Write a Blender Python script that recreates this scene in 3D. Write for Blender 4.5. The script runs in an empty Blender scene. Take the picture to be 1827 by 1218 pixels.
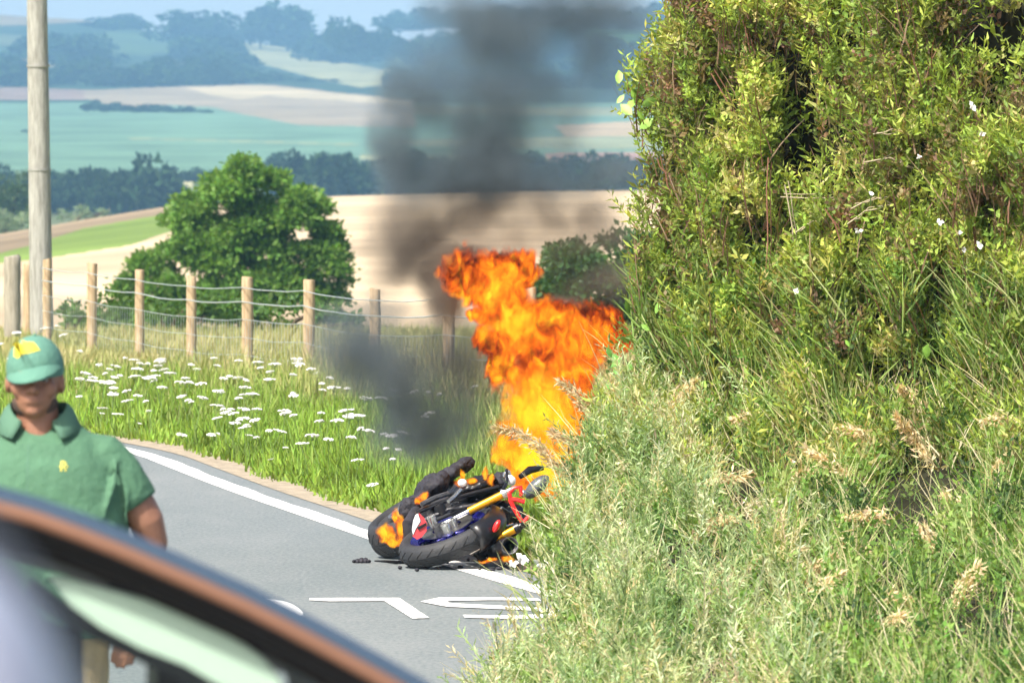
import bpy, math, random
import numpy as np
from mathutils import Vector, Matrix, noise as mnoise
from mathutils.bvhtree import BVHTree

random.seed(7)
rng = np.random.default_rng(7)
scene = bpy.context.scene
COL = scene.collection
F = 12500.0          # focal length in photograph pixels
CX, HY, CAMZ = 913.5, 253.0, 2.33

# ------------------------------------------------------------------ camera, sky, sun, exposure
cam_data = bpy.data.cameras.new("camera")
cam = bpy.data.objects.new("camera", cam_data)
COL.objects.link(cam)
cam.location = (0, 0, CAMZ)
cam.rotation_euler = (math.radians(90), 0, 0)
cam_data.sensor_width = 36
cam_data.lens = 36 * F / 1827.0
cam_data.shift_y = -(609 - HY) / 1827.0
cam_data.clip_start = 0.2
cam_data.clip_end = 20000
cam_data.dof.use_dof = True
cam_data.dof.focus_distance = 38.6
cam_data.dof.aperture_fstop = 11.0
scene.camera = cam

SUN_EL, SUN_AZ = math.radians(50), math.radians(-140)   # azimuth from +Y towards +X
sx, sy, sz = math.sin(SUN_AZ) * math.cos(SUN_EL), math.cos(SUN_AZ) * math.cos(SUN_EL), math.sin(SUN_EL)
world = bpy.data.worlds.new("World")
scene.world = world
world.use_nodes = True
wn = world.node_tree
bg = wn.nodes['Background']
sky = wn.nodes.new('ShaderNodeTexSky')
sky.sky_type = 'NISHITA'
sky.sun_disc = False
sky.sun_elevation = SUN_EL
sky.sun_rotation = SUN_AZ
sky.air_density = 1.0
sky.dust_density = 5.0
sky.ozone_density = 0.5
bg.inputs[1].default_value = 0.14
# summer haze whitens the sky towards the horizon, all the way round
_tc = wn.nodes.new('ShaderNodeTexCoord'); _sp = wn.nodes.new('ShaderNodeSeparateXYZ'); _mr = wn.nodes.new('ShaderNodeMapRange')
_mx = wn.nodes.new('ShaderNodeMix'); _mx.data_type = 'RGBA'
_mr.interpolation_type = 'SMOOTHERSTEP'
_mr.inputs[1].default_value = 0.30; _mr.inputs[2].default_value = -0.02; _mr.inputs[3].default_value = 0; _mr.inputs[4].default_value = .85
wn.links.new(_tc.outputs['Generated'], _sp.inputs[0]); wn.links.new(_sp.outputs['Z'], _mr.inputs[0]); wn.links.new(_mr.outputs[0], _mx.inputs[0])
wn.links.new(sky.outputs[0], _mx.inputs[6]); _mx.inputs[7].default_value = (3.6, 4.0, 4.3, 1); wn.links.new(_mx.outputs[2], bg.inputs[0])
sd = bpy.data.lights.new("sun", 'SUN')
sd.energy = 5.0
sd.angle = math.radians(0.5)
sd.color = (1, 0.95, 0.86)
sun = bpy.data.objects.new("sun", sd)
COL.objects.link(sun)
sun.rotation_euler = Vector((sx, sy, sz)).to_track_quat('Z', 'Y').to_euler()
scene.view_settings.view_transform = 'Standard'
scene.view_settings.look = 'None'
scene.view_settings.gamma = 1
scene.view_settings.exposure = 0.65
scene.render.engine = 'CYCLES'
cy = scene.cycles
cy.use_denoising = True
cy.use_adaptive_sampling = True
cy.adaptive_threshold = .03
cy.max_bounces = 8
cy.diffuse_bounces = 3
cy.transparent_max_bounces = 16
cy.volume_bounces = 1
cy.volume_step_rate = 1.0
cy.volume_max_steps = 256
cy.sample_clamp_indirect = 4

# ------------------------------------------------------------------ helpers
def W(px, py, D):
    return Vector(((px - CX) * D / F, D, CAMZ - (py - HY) * D / F))

def tag(o, label=None, cat=None, group=None, kind=None):
    if label: o['label'] = label
    if cat: o['category'] = cat
    if group: o['group'] = group
    if kind: o['kind'] = kind
    return o

def empty(name, loc=(0, 0, 0), label=None, cat=None, group=None):
    o = bpy.data.objects.new(name, None)
    COL.objects.link(o)
    o.location = loc
    return tag(o, label, cat, group)

def link(o, parent=None):
    COL.objects.link(o)
    if parent is not None:
        o.parent = parent
        o.matrix_parent_inverse = Matrix.Translation(-Vector(parent.location))
    return o

class MB:
    def __init__(s):
        s.v, s.f = [], []
    def add(s, vs, fs):
        n = len(s.v)
        s.v += [tuple(v) for v in vs]
        s.f += [tuple(i + n for i in f) for f in fs]
        return s
    def box(s, c, d, M=None):
        vs = []
        for x in (-.5, .5):
            for y in (-.5, .5):
                for z in (-.5, .5):
                    p = Vector((x * d[0], y * d[1], z * d[2]))
                    if M: p = M @ p
                    vs.append(p + Vector(c))
        return s.add(vs, [(0, 1, 3, 2), (4, 6, 7, 5), (0, 4, 5, 1), (2, 3, 7, 6), (0, 2, 6, 4), (1, 5, 7, 3)])
    def tube(s, pts, radii, n=10, flat=None, caps=True):
        """tube along pts; flat=(vector, factor) squashes the section along vector"""
        pts = [Vector(p) for p in pts]
        if not hasattr(radii, '__len__'): radii = [radii] * len(pts)
        vs, fs = [], []
        prev = None
        for i, p in enumerate(pts):
            t = (pts[min(i + 1, len(pts) - 1)] - pts[max(i - 1, 0)]).normalized()
            if prev is None:
                a = Vector((0, 0, 1)) if abs(t.z) < .9 else Vector((1, 0, 0))
                prev = t.cross(a).normalized()
            u = (prev - t * prev.dot(t)).normalized()
            w = t.cross(u)
            prev = u
            for k in range(n):
                a = 2 * math.pi * k / n
                off = (u * math.cos(a) + w * math.sin(a)) * radii[i]
                if flat:
                    fv = Vector(flat[0]).normalized()
                    off -= fv * off.dot(fv) * (1 - flat[1])
                vs.append(p + off)
        for i in range(len(pts) - 1):
            for k in range(n):
                fs.append((i * n + k, i * n + (k + 1) % n, (i + 1) * n + (k + 1) % n, (i + 1) * n + k))
        if caps:
            fs.append(tuple(range(n))[::-1])
            fs.append(tuple((len(pts) - 1) * n + k for k in range(n)))
        return s.add(vs, fs)
    def capsule(s, pts, radii, n=14):
        """tube with rounded ends"""
        pts = [Vector(p) for p in pts]; radii = list(radii)
        a = (pts[0] - pts[1]).normalized(); b = (pts[-1] - pts[-2]).normalized()
        P = [pts[0] + a * radii[0] * k for k in (.98, .8, .5)] + pts + [pts[-1] + b * radii[-1] * k for k in (.5, .8, .98)]
        R = [radii[0] * k for k in (.15, .6, .87)] + radii + [radii[-1] * k for k in (.87, .6, .15)]
        return s.tube(P, R, n)
    def ellipsoid(s, c, r, n=16, m=10, M=None, z0=-1.0, z1=1.0):
        vs, fs = [], []
        a0, a1 = math.asin(z0), math.asin(z1)
        for i in range(m + 1):
            t = a0 + (a1 - a0) * i / m
            for k in range(n):
                a = 2 * math.pi * k / n
                p = Vector((math.cos(t) * math.cos(a) * r[0], math.cos(t) * math.sin(a) * r[1], math.sin(t) * r[2]))
                if M: p = M @ p
                vs.append(p + Vector(c))
        for i in range(m):
            for k in range(n):
                fs.append((i * n + k, i * n + (k + 1) % n, (i + 1) * n + (k + 1) % n, (i + 1) * n + k))
        fs.append(tuple(range(n))[::-1]); fs.append(tuple(m * n + k for k in range(n)))
        return s.add(vs, fs)
    def lathe(s, prof, M, n=48, closed=True):
        """prof (r, h) pairs turned about local Z, placed by 4x4 M"""
        vs, fs = [], []
        m = len(prof)
        for r, h in prof:
            for k in range(n):
                a = 2 * math.pi * k / n
                vs.append(M @ Vector((r * math.cos(a), r * math.sin(a), h)))
        for i in range(m if closed else m - 1):
            j = (i + 1) % m
            for k in range(n):
                fs.append((i * n + k, i * n + (k + 1) % n, j * n + (k + 1) % n, j * n + k))
        return s.add(vs, fs)
    def slab(s, front, thick):
        """closed plate: outline points, extruded by the vector thick"""
        n = len(front); t = Vector(thick)
        front = [Vector(p) for p in front]
        fs = [tuple(range(n)), tuple(range(2 * n - 1, n - 1, -1))]
        fs += [(i, i + n, (i + 1) % n + n, (i + 1) % n) for i in range(n)]
        return s.add(front + [p + t for p in front], fs)
    def build(s, name, mat, parent=None, smooth=True, origin=None):
        me = bpy.data.meshes.new(name)
        vs = s.v
        if origin is not None:
            o_ = Vector(origin); vs = [tuple(Vector(v) - o_) for v in s.v]
        me.from_pydata(vs, [], s.f)
        me.update()
        if smooth:
            me.polygons.foreach_set('use_smooth', [True] * len(me.polygons))
            try: me.set_sharp_from_angle(angle=math.radians(45))
            except Exception: pass
        me.materials.append(mat)
        o = bpy.data.objects.new(name, me)
        if origin is not None: o.location = origin
        return link(o, parent)

def np_mesh(name, V, Q, mat, col=None, parent=None, smooth=False):
    """V (n,3), Q (m,k) faces of equal size, col (n,3) per-vertex albedo variation"""
    me = bpy.data.meshes.new(name)
    V = np.ascontiguousarray(V, dtype=np.float32); Q = np.ascontiguousarray(Q, dtype=np.int32)
    me.vertices.add(len(V)); me.vertices.foreach_set('co', V.ravel())
    me.loops.add(Q.size); me.loops.foreach_set('vertex_index', Q.ravel())
    me.polygons.add(len(Q))
    me.polygons.foreach_set('loop_start', np.arange(0, Q.size, Q.shape[1], dtype=np.int32))
    if smooth: me.polygons.foreach_set('use_smooth', np.ones(len(Q), dtype=bool))
    me.update(calc_edges=True)
    if col is not None:
        a = me.attributes.new('tint', 'FLOAT_COLOR', 'POINT')
        c = np.ones((len(V), 4), dtype=np.float32); c[:, :3] = col
        a.data.foreach_set('color', c.ravel())
    me.materials.append(mat)
    o = bpy.data.objects.new(name, me)
    return link(o, parent)

def scatter(tv, tf, pos, X, Y, Z, scale, col, colt=None):
    """copies of a template: X,Y,Z (N,3) local axes; col (N,3); colt (n,) multiplier per template vertex"""
    N, n = len(pos), len(tv)
    scale = np.asarray(scale).reshape(N, -1)
    if scale.shape[1] == 1: scale = np.repeat(scale, 3, 1)
    T = tv[None] * scale[:, None, :]
    V = pos[:, None] + T[..., 0:1] * X[:, None] + T[..., 1:2] * Y[:, None] + T[..., 2:3] * Z[:, None]
    Q = tf[None] + (np.arange(N) * n)[:, None, None]
    C = np.repeat(col[:, None], n, 1)
    if colt is not None: C = C * colt[None, :, None]
    return V.reshape(-1, 3), Q.reshape(-1, tf.shape[1]), C.reshape(-1, 3)

def frames(Zd, twist=None):
    """orthonormal frames with given Z directions"""
    Z = Zd / np.linalg.norm(Zd, axis=1, keepdims=True)
    a = rng.normal(size=Z.shape) if twist is None else twist
    X = np.cross(a, Z); X /= np.linalg.norm(X, axis=1, keepdims=True) + 1e-9
    return X, np.cross(Z, X), Z

def fnoise(P, s, seed=0.0):
    """cheap smooth noise of world points, about -1..1 (sum of rotated sines)"""
    P = np.asarray(P) * s
    r = np.random.default_rng(int(seed * 10) + 3)
    out = np.zeros(len(P))
    for k in range(7):
        d = r.normal(size=P.shape[1]); d /= np.linalg.norm(d); ph = r.uniform(0, 6.28)
        q = r.normal(size=P.shape[1]); q /= np.linalg.norm(q)
        fr = r.uniform(.7, 2.2)
        out += np.sin(P @ d * fr * 2 + ph + 1.3 * np.sin(P @ q * fr * 1.7 + ph * 2)) / (fr ** .5)
    return out / 3.4

# ------------------------------------------------------------------ materials
MATS = {}
def mat(name, color, rough=.6, metal=0, noise=0, nscale=20, bump=0, bscale=40, spec=.5, coat=0, emit=None):
    if name in MATS: return MATS[name]
    m = bpy.data.materials.new(name); m.use_nodes = True
    nt = m.node_tree; b = nt.nodes['Principled BSDF']
    b.inputs['Base Color'].default_value = (*color, 1)
    b.inputs['Roughness'].default_value = rough
    b.inputs['Metallic'].default_value = metal
    b.inputs['Specular IOR Level'].default_value = spec
    b.inputs['Coat Weight'].default_value = coat
    if noise or bump:
        tc = nt.nodes.new('ShaderNodeTexCoord')
    if noise:
        n = nt.nodes.new('ShaderNodeTexNoise'); n.inputs['Scale'].default_value = nscale; n.inputs['Detail'].default_value = 6
        n.inputs['Roughness'].default_value = .65
        nt.links.new(tc.outputs['Object'], n.inputs['Vector'])
        r = nt.nodes.new('ShaderNodeMapRange'); r.inputs[1].default_value = .3; r.inputs[2].default_value = .7
        r.inputs[3].default_value = 1 - noise; r.inputs[4].default_value = 1 + noise
        nt.links.new(n.outputs[0], r.inputs[0])
        mx = nt.nodes.new('ShaderNodeMix'); mx.data_type = 'RGBA'; mx.blend_type = 'MULTIPLY'; mx.inputs[0].default_value = 1
        mx.inputs[6].default_value = (*color, 1)
        nt.links.new(r.outputs[0], mx.inputs[7]); nt.links.new(mx.outputs[2], b.inputs['Base Color'])
    if bump:
        n = nt.nodes.new('ShaderNodeTexNoise'); n.inputs['Scale'].default_value = bscale; n.inputs['Detail'].default_value = 5
        nt.links.new(tc.outputs['Object'], n.inputs['Vector'])
        bp = nt.nodes.new('ShaderNodeBump'); bp.inputs['Strength'].default_value = bump; bp.inputs['Distance'].default_value = .02
        nt.links.new(n.outputs[0], bp.inputs['Height']); nt.links.new(bp.outputs[0], b.inputs['Normal'])
    MATS[name] = m
    return m

def leaf_mat(name, trans=.35, rough=.55, spec=.25):
    """foliage: per-leaf colour from the mesh, light passes through the leaf"""
    m = bpy.data.materials.new(name); m.use_nodes = True
    nt = m.node_tree; b = nt.nodes['Principled BSDF']; out = nt.nodes['Material Output']
    at = nt.nodes.new('ShaderNodeAttribute'); at.attribute_name = 'tint'
    nt.links.new(at.outputs['Color'], b.inputs['Base Color'])
    b.inputs['Roughness'].default_value = rough; b.inputs['Specular IOR Level'].default_value = spec
    tr = nt.nodes.new('ShaderNodeBsdfTranslucent')
    hs = nt.nodes.new('ShaderNodeMix'); hs.data_type = 'RGBA'; hs.blend_type = 'MULTIPLY'; hs.inputs[0].default_value = 1
    hs.inputs[7].default_value = (1.5, 1.35, .7, 1)
    nt.links.new(at.outputs['Color'], hs.inputs[6]); nt.links.new(hs.outputs[2], tr.inputs['Color'])
    mx = nt.nodes.new('ShaderNodeMixShader'); mx.inputs[0].default_value = trans
    nt.links.new(b.outputs[0], mx.inputs[1]); nt.links.new(tr.outputs[0], mx.inputs[2]); nt.links.new(mx.outputs[0], out.inputs['Surface'])
    MATS[name] = m
    return m

M_leaf = leaf_mat('leaf', .35)
M_grass = leaf_mat('grass_blade', .3)
M_far = leaf_mat('far_leaf', .1, .9, .05)

def tint_mat(name, nscale, amp, rough=.95, bump=0):
    m = bpy.data.materials.new(name); m.use_nodes = True
    nt = m.node_tree; b = nt.nodes['Principled BSDF']; b.inputs['Roughness'].default_value = rough
    b.inputs['Specular IOR Level'].default_value = .1
    at = nt.nodes.new('ShaderNodeAttribute'); at.attribute_name = 'tint'
    tc = nt.nodes.new('ShaderNodeTexCoord')
    n = nt.nodes.new('ShaderNodeTexNoise'); n.inputs['Scale'].default_value = nscale; n.inputs['Detail'].default_value = 7
    nt.links.new(tc.outputs['Object'], n.inputs['Vector'])
    r = nt.nodes.new('ShaderNodeMapRange'); r.inputs[1].default_value = .3; r.inputs[2].default_value = .7
    r.inputs[3].default_value = 1 - amp; r.inputs[4].default_value = 1 + amp
    nt.links.new(n.outputs[0], r.inputs[0])
    mx = nt.nodes.new('ShaderNodeMix'); mx.data_type = 'RGBA'; mx.blend_type = 'MULTIPLY'; mx.inputs[0].default_value = 1
    nt.links.new(at.outputs['Color'], mx.inputs[6]); nt.links.new(r.outputs[0], mx.inputs[7]); nt.links.new(mx.outputs[2], b.inputs['Base Color'])
    MATS[name] = m
    return m

# ------------------------------------------------------------------ road geometry (world)
ED = np.array([5, 20, 30, 37.2, 38.07, 41.8, 47, 52.8, 57.2, 60.5, 66, 75, 90])
EX = np.array([6.0, 3.6, 1.55, .02, -.19, -.86, -1.82, -2.78, -4.18, -5.6, -8.6, -14.5, -28])
def edge_x(D):   # smooth interpolation of the right-hand edge line
    D = np.asarray(D, float)
    return sum(np.interp(D + o, ED, EX) for o in (-1.2, -.6, 0, .6, 1.2)) / 5
def edge_frame(D):
    d = .3
    t = np.array([edge_x(D + d) - edge_x(D - d), 2 * d]); t /= np.linalg.norm(t)
    return float(edge_x(D)), t, np.array([t[1], -t[0]])   # point x, tangent, right normal

def ribbon(offs0, offs1, z, Ds, wav=0.0):
    vs, fs = [], []
    for i, D in enumerate(Ds):
        x, t, nrm = edge_frame(D)
        w = wav * math.sin(D * 1.9) + .6 * wav * math.sin(D * 4.7 + 1) + random.uniform(-.5, .5) * wav
        for o in (offs0, offs1 + w):
            vs.append((x + nrm[0] * o, D + nrm[1] * o, z))
        if i: fs.append((2 * i - 2, 2 * i - 1, 2 * i + 1, 2 * i))
    return vs, fs

# far terrain height by control depths
def interp_px(pts, px): return np.interp(px, [p[0] for p in pts], [p[1] for p in pts])
def zof(py, D): return CAMZ - (py - HY) * D / F
crest = [(-2500, 440), (-300, 432), (0, 418), (150, 392), (300, 368), (600, 350), (900, 342), (1300, 338), (3500, 335)]
skyl = [(-3000, 45), (0, 27), (150, 36), (300, 62), (500, 82), (600, 84), (700, 74), (900, 60), (1100, 48), (3500, 66)]
def terrain_z(px, D):
    px = np.asarray(px, float)
    zc = zof(interp_px(crest, px), 450)
    zs = zof(interp_px(skyl, px), 3900)
    Dk = [0, 58, 92, 180, 205, 300, 450, 475, 600, 900, 1100, 1250, 1400, 2400, 2700, 3300, 3900, 4300, 6000]
    def mid(py, D): return zof(py, D) + 0 * px
    zk = [0 * px, 0 * px, -.25 + 0 * px, -2.5 + 0 * px, -2.35 + 0 * px, None, zc, zc - .3, zc - 9, -16 + 0 * px, mid(398, 1100), mid(345, 1250),
          mid(310, 1400), mid(187, 2400), mid(157, 2700), None, zs, zs - 12, zs - 200]
    t = (300 - 205) / (450 - 205)
    zk[5] = zk[4] * (1 - t) + zc * t
    zk[15] = (zk[14] + zs) / 2 - 3
    zk = np.array([z for z in zk])
    i = np.clip(np.searchsorted(Dk, D, side='right') - 1, 0, len(Dk) - 2)
    u = (D - Dk[i]) / (Dk[i + 1] - Dk[i])
    return zk[i] * (1 - u) + zk[i + 1] * u
def tz(x, D):
    return float(terrain_z(CX + x * F / D, D))
def py_of(z, D): return HY + (CAMZ - z) * F / D

# ------------------------------------------------------------------ the haze
def vol_mat_haze():
    m = bpy.data.materials.new('haze'); m.use_nodes = True
    nt = m.node_tree; nt.nodes.remove(nt.nodes['Principled BSDF'])
    v = nt.nodes.new('ShaderNodeVolumePrincipled')
    v.inputs['Color'].default_value = (.30, .58, .92, 1)
    v.inputs['Density'].default_value = 0.00019
    v.inputs['Anisotropy'].default_value = 0.0
    nt.links.new(v.outputs[0], nt.nodes['Material Output'].inputs['Volume'])
    return m
mb = MB(); mb.box((0, 2060, -60), (7000, 4140, 360))
hz = mb.build('haze', vol_mat_haze(), smooth=False)
tag(hz, 'thin blue haze filling the valley air', 'haze', kind='stuff')

# ------------------------------------------------------------------ terrain sheet with its fields
def in_poly(px, py, poly):
    inside = np.zeros(px.shape, bool)
    n = len(poly)
    for i in range(n):
        x0, y0 = poly[i]; x1, y1 = poly[(i + 1) % n]
        c = ((y0 > py) != (y1 > py))
        xi = (x1 - x0) * (py - y0) / ((y1 - y0) if y1 != y0 else 1e-9) + x0
        inside ^= c & (px < xi)
    return inside
WOOD_G = (.022, .045, .02)
FIELDS = [  # colour, outline on the far slopes (azimuth, elevation in photograph units)
    ((.36, .35, .17), [(400, 70), (430, 66), (520, 84), (600, 110), (700, 126), (740, 140), (700, 152), (640, 156), (590, 146), (520, 128), (440, 108), (405, 92)]),
    ((.30, .24, .14), [(-400, 10), (170, 26), (190, 38), (60, 46), (-400, 50)]),
    ((.34, .30, .16), [(20, 106), (60, 106), (160, 120), (150, 126), (30, 114)]),
    ((.42, .28, .18), [(680, 60), (760, 57), (960, 64), (960, 88), (760, 90), (690, 80)]),
    ((.45, .3, .22), [(625, 62), (645, 60), (645, 69), (625, 68)]),
    ((.09, .15, .06), [(150, 62), (230, 52), (330, 58), (340, 84), (260, 100), (170, 96)]),
    ((.12, .15, .08), [(-60, 60), (40, 64), (46, 80), (-60, 86)]),
    ((.11, .17, .07), [(620, 88), (760, 92), (820, 104), (740, 112), (640, 104)]),
    ((.14, .16, .09), [(300, 108), (360, 112), (380, 126), (330, 130), (290, 122)]),
    ((.10, .26, .08), [(1005, 50), (1230, 55), (1230, 100), (1030, 98)]),
    ((.30, .21, .16), [(-400, 155), (60, 157), (180, 162), (150, 178), (60, 178), (-400, 178)]),
    ((.36, .29, .19), [(150, 175), (150, 163), (230, 158), (330, 153), (480, 151), (600, 164), (740, 178), (740, 228), (640, 226), (540, 224), (440, 206), (370, 190), (300, 186), (210, 192)]),
    ((.55, .45, .27), [(330, 156), (460, 152), (620, 168), (735, 180), (735, 188), (600, 178), (520, 176), (480, 172), (430, 178), (380, 172)]),
    ((.50, .38, .22), [(990, 224), (1130, 218), (1250, 215), (1250, 240), (1010, 246)]),
    ((.42, .26, .20), [(975, 275), (1300, 268), (1300, 300), (980, 298)]),
]
Ds = np.unique(np.concatenate([np.linspace(58, 92, 16), np.linspace(92, 205, 26), np.linspace(205, 475, 90), np.linspace(475, 1100, 30),
                               np.linspace(1100, 1400, 50), np.linspace(1400, 2700, 110), np.linspace(2700, 3900, 110), np.linspace(3900, 6000, 10)]))
PX = np.unique(np.concatenate([np.linspace(-9000, -100, 60), np.linspace(-100, 1260, 330), np.linspace(1260, 10000, 60)]))
gx, gd = np.meshgrid(PX, Ds)
gz = np.array([terrain_z(PX, d) for d in Ds])
gy = HY + (CAMZ - gz) * F / gd
V = np.stack([(gx - CX) * gd / F, gd, gz], -1).reshape(-1, 3)
px, py, D = gx.ravel(), gy.ravel(), gd.ravel()
wob = fnoise(V[:, :2], .02, 1) * 3
col = np.zeros((len(V), 3))
def setc(m, c): col[m] = c
setc(D < 110, (.22, .24, .055))
setc(D >= 110, (.10, .15, .03))
near = (D > 180) & (D <= 480)
setc(near, (.47, .37, .245))                                    # stubble field
# left: stubble, green strip, brown ploughed strip up to the crest
yb = np.interp(px, [-400, 0, 100, 230, 330], [500, 470, 458, 438, 405])
yg = np.interp(px, [-400, 0, 60, 150, 300, 340], [470, 452, 436, 407, 381, 372])
setc(near & (px < 330) & (py < yb), (.15, .22, .05))
setc(near & (px < 300) & (py < yg), (.22, .17, .11))
stripe = near & (px > 330)
col[stripe] *= (1 + .10 * np.sin(D[stripe] * .45 + px[stripe] * .004))[:, None]
setc((D > 480) & (D <= 1150), (.10, .12, .05))
setc((D > 1150) & (D <= 1400), (.09, .13, .05))
setc((D > 1150) & (D < 1400) & in_poly(px, py, [(90, 318), (185, 316), (180, 344), (90, 346)]), (.38, .36, .2))
setc((D > 1150) & (D < 1400) & in_poly(px, py, [(320, 318), (345, 316), (345, 335), (325, 335)]), (.38, .36, .2))
setc((D > 1400) & (D <= 2430), (.10, .18, .115))
setc((D > 1400) & (px > 230) & (px < 640) & (np.abs(py - np.interp(px, [230, 640], [247, 258])) < 1.3), (.20, .23, .12))
setc((D > 1400) & (px > 640) & (py < 330) & (py > 180) & (fnoise(V[:, :2], .006, 4) > .1), (.20, .22, .12))
setc(D > 2430, WOOD_G)
far = D > 1400
for c, poly in FIELDS:
    c = tuple(q * .62 for q in c)
    setc(far & in_poly(px + wob, py + wob * .5, poly), c)
wood_mask_fields = [p for c, p in FIELDS]
nD, nP = len(Ds), len(PX)
idx = np.arange(nD * nP).reshape(nD, nP)
Q = np.stack([idx[:-1, :-1], idx[:-1, 1:], idx[1:, 1:], idx[1:, :-1]], -1).reshape(-1, 4)
terr = np_mesh('terrain', V, Q, tint_mat('field', .03, .28), col, smooth=True)
tag(terr, kind='structure')

# ground near the road
vs, fs = [], []
mb = MB()
mb.add([(-30, -5, -.012), (30, -5, -.012), (30, 58.5, -.012), (-30, 58.5, -.012)], [(0, 1, 2, 3)])
g = mb.build('ground', mat('soil', (.19, .16, .10), .95, noise=.4, nscale=3, bump=.4, bscale=12), smooth=False)
tag(g, kind='structure')
Dl = np.arange(6, 66, .15)
mb = MB(); mb.add(*ribbon(.20, .52, .006, Dl, .07))
tag(mb.build('road_shoulder', mat('grit', (.30, .25, .18), .95, noise=.4, nscale=9, bump=.5, bscale=30), smooth=False), kind='structure')

def asphalt():
    m = bpy.data.materials.new('asphalt'); m.use_nodes = True
    nt = m.node_tree; b = nt.nodes['Principled BSDF']; b.inputs['Roughness'].default_value = .85
    b.inputs['Specular IOR Level'].default_value = .3
    tc = nt.nodes.new('ShaderNodeTexCoord')
    n1 = nt.nodes.new('ShaderNodeTexNoise'); n1.inputs['Scale'].default_value = .6; n1.inputs['Detail'].default_value = 8; n1.inputs['Roughness'].default_value = .7
    n2 = nt.nodes.new('ShaderNodeTexNoise'); n2.inputs['Scale'].default_value = 45; n2.inputs['Detail'].default_value = 3
    mp = nt.nodes.new('ShaderNodeMapping'); mp.inputs['Scale'].default_value = (1, .35, 1)
    nt.links.new(tc.outputs['Object'], mp.inputs[0]); nt.links.new(mp.outputs[0], n1.inputs['Vector']); nt.links.new(mp.outputs[0], n2.inputs['Vector'])
    ad = nt.nodes.new('ShaderNodeMath'); ad.operation = 'ADD'
    nt.links.new(n1.outputs[0], ad.inputs[0]); nt.links.new(n2.outputs[0], ad.inputs[1])
    cr = nt.nodes.new('ShaderNodeValToRGB')
    cr.color_ramp.elements[0].position = .40; cr.color_ramp.elements[0].color = (.125, .15, .155, 1)
    cr.color_ramp.elements[1].position = .60; cr.color_ramp.elements[1].color = (.195, .21, .21, 1)
    ml = nt.nodes.new('ShaderNodeMath'); ml.operation = 'MULTIPLY'; ml.inputs[1].default_value = .5
    nt.links.new(ad.outputs[0], ml.inputs[0]); nt.links.new(ml.outputs[0], cr.inputs[0]); nt.links.new(cr.outputs[0], b.inputs['Base Color'])
    bp = nt.nodes.new('ShaderNodeBump'); bp.inputs['Strength'].default_value = .35; bp.inputs['Distance'].default_value = .01
    nt.links.new(n2.outputs[0], bp.inputs['Height']); nt.links.new(bp.outputs[0], b.inputs['Normal'])
    return m
mb = MB(); mb.add(*ribbon(-6.2, .33, .002, Dl, .03))
tag(mb.build('road', asphalt(), smooth=False), kind='structure')

def paint_mat(name, wear):
    m = bpy.data.materials.new(name); m.use_nodes = True
    nt = m.node_tree; b = nt.nodes['Principled BSDF']; b.inputs['Roughness'].default_value = .7
    tc = nt.nodes.new('ShaderNodeTexCoord')
    n1 = nt.nodes.new('ShaderNodeTexNoise'); n1.inputs['Scale'].default_value = 14; n1.inputs['Detail'].default_value = 8; n1.inputs['Roughness'].default_value = .75
    nt.links.new(tc.outputs['Object'], n1.inputs['Vector'])
    cr = nt.nodes.new('ShaderNodeValToRGB')
    cr.color_ramp.elements[0].position = wear - .06; cr.color_ramp.elements[0].color = (.27, .28, .27, 1)
    cr.color_ramp.elements[1].position = wear + .04; cr.color_ramp.elements[1].color = (.80, .80, .77, 1)
    nt.links.new(n1.outputs[0], cr.inputs[0]); nt.links.new(cr.outputs[0], b.inputs['Base Color'])
    return m
M_line = paint_mat('line_paint', .38); M_worn = paint_mat('worn_paint', .49); M_lett = paint_mat('letter_paint', .42)
mb = MB(); mb.add(*ribbon(-.12, .035, .006, Dl, .008))
tag(mb.build('road_edge_line', M_line, smooth=False), 'long white painted line along the edge of the road', 'road marking', kind='structure')

# SLOW, read by drivers coming towards us: a runs to our left, b towards us
slow = empty('road_lettering', (-.6, 35, .007), 'white word SLOW painted on the grey road in front of the motorcycle', 'road marking')
def LP(a, b):
    return Vector((-.575 - a + .115 * b, 35.73 - b, .007))
def stroke(mb, pts, z=0):
    n = len(mb.v); mb.add([LP(*p) + Vector((0, 0, z)) for p in pts], [tuple(range(len(pts)))])
mb = MB(); stroke(mb, [(0, 0), (0, .22), (.38, .26), (.475, .17), (.46, .03), (.3, 0)]); mb.build('letter_l_bar', M_lett, slow, False)
mb = MB(); stroke(mb, [(0, .225), (0, 1.5), (.09, 1.55), (.10, .235)]); mb.build('letter_l_stem', M_worn, slow, False)
def ring_letter(a0, a1, b0, b1, t, tb, n=28):
    vs, fs = [], []
    for k in range(n):
        an = 2 * math.pi * k / n
        c, s = math.cos(an), math.sin(an)
        c = math.copysign(abs(c) ** .7, c); s = math.copysign(abs(s) ** .7, s)
        for f in (0, 1):
            vs.append(LP((a0 + a1) / 2 + ((a1 - a0) / 2 - f * t) * c, (b0 + b1) / 2 + ((b1 - b0) / 2 - f * tb) * s))
    for k in range(n):
        j = (k + 1) % n
        fs.append((2 * k, 2 * k + 1, 2 * j + 1, 2 * j))
    return vs, fs
mb = MB(); mb.add(*ring_letter(.58, 1.06, .0, 1.6, .10, .26)); mb.build('letter_o', M_lett, slow, False)
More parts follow.
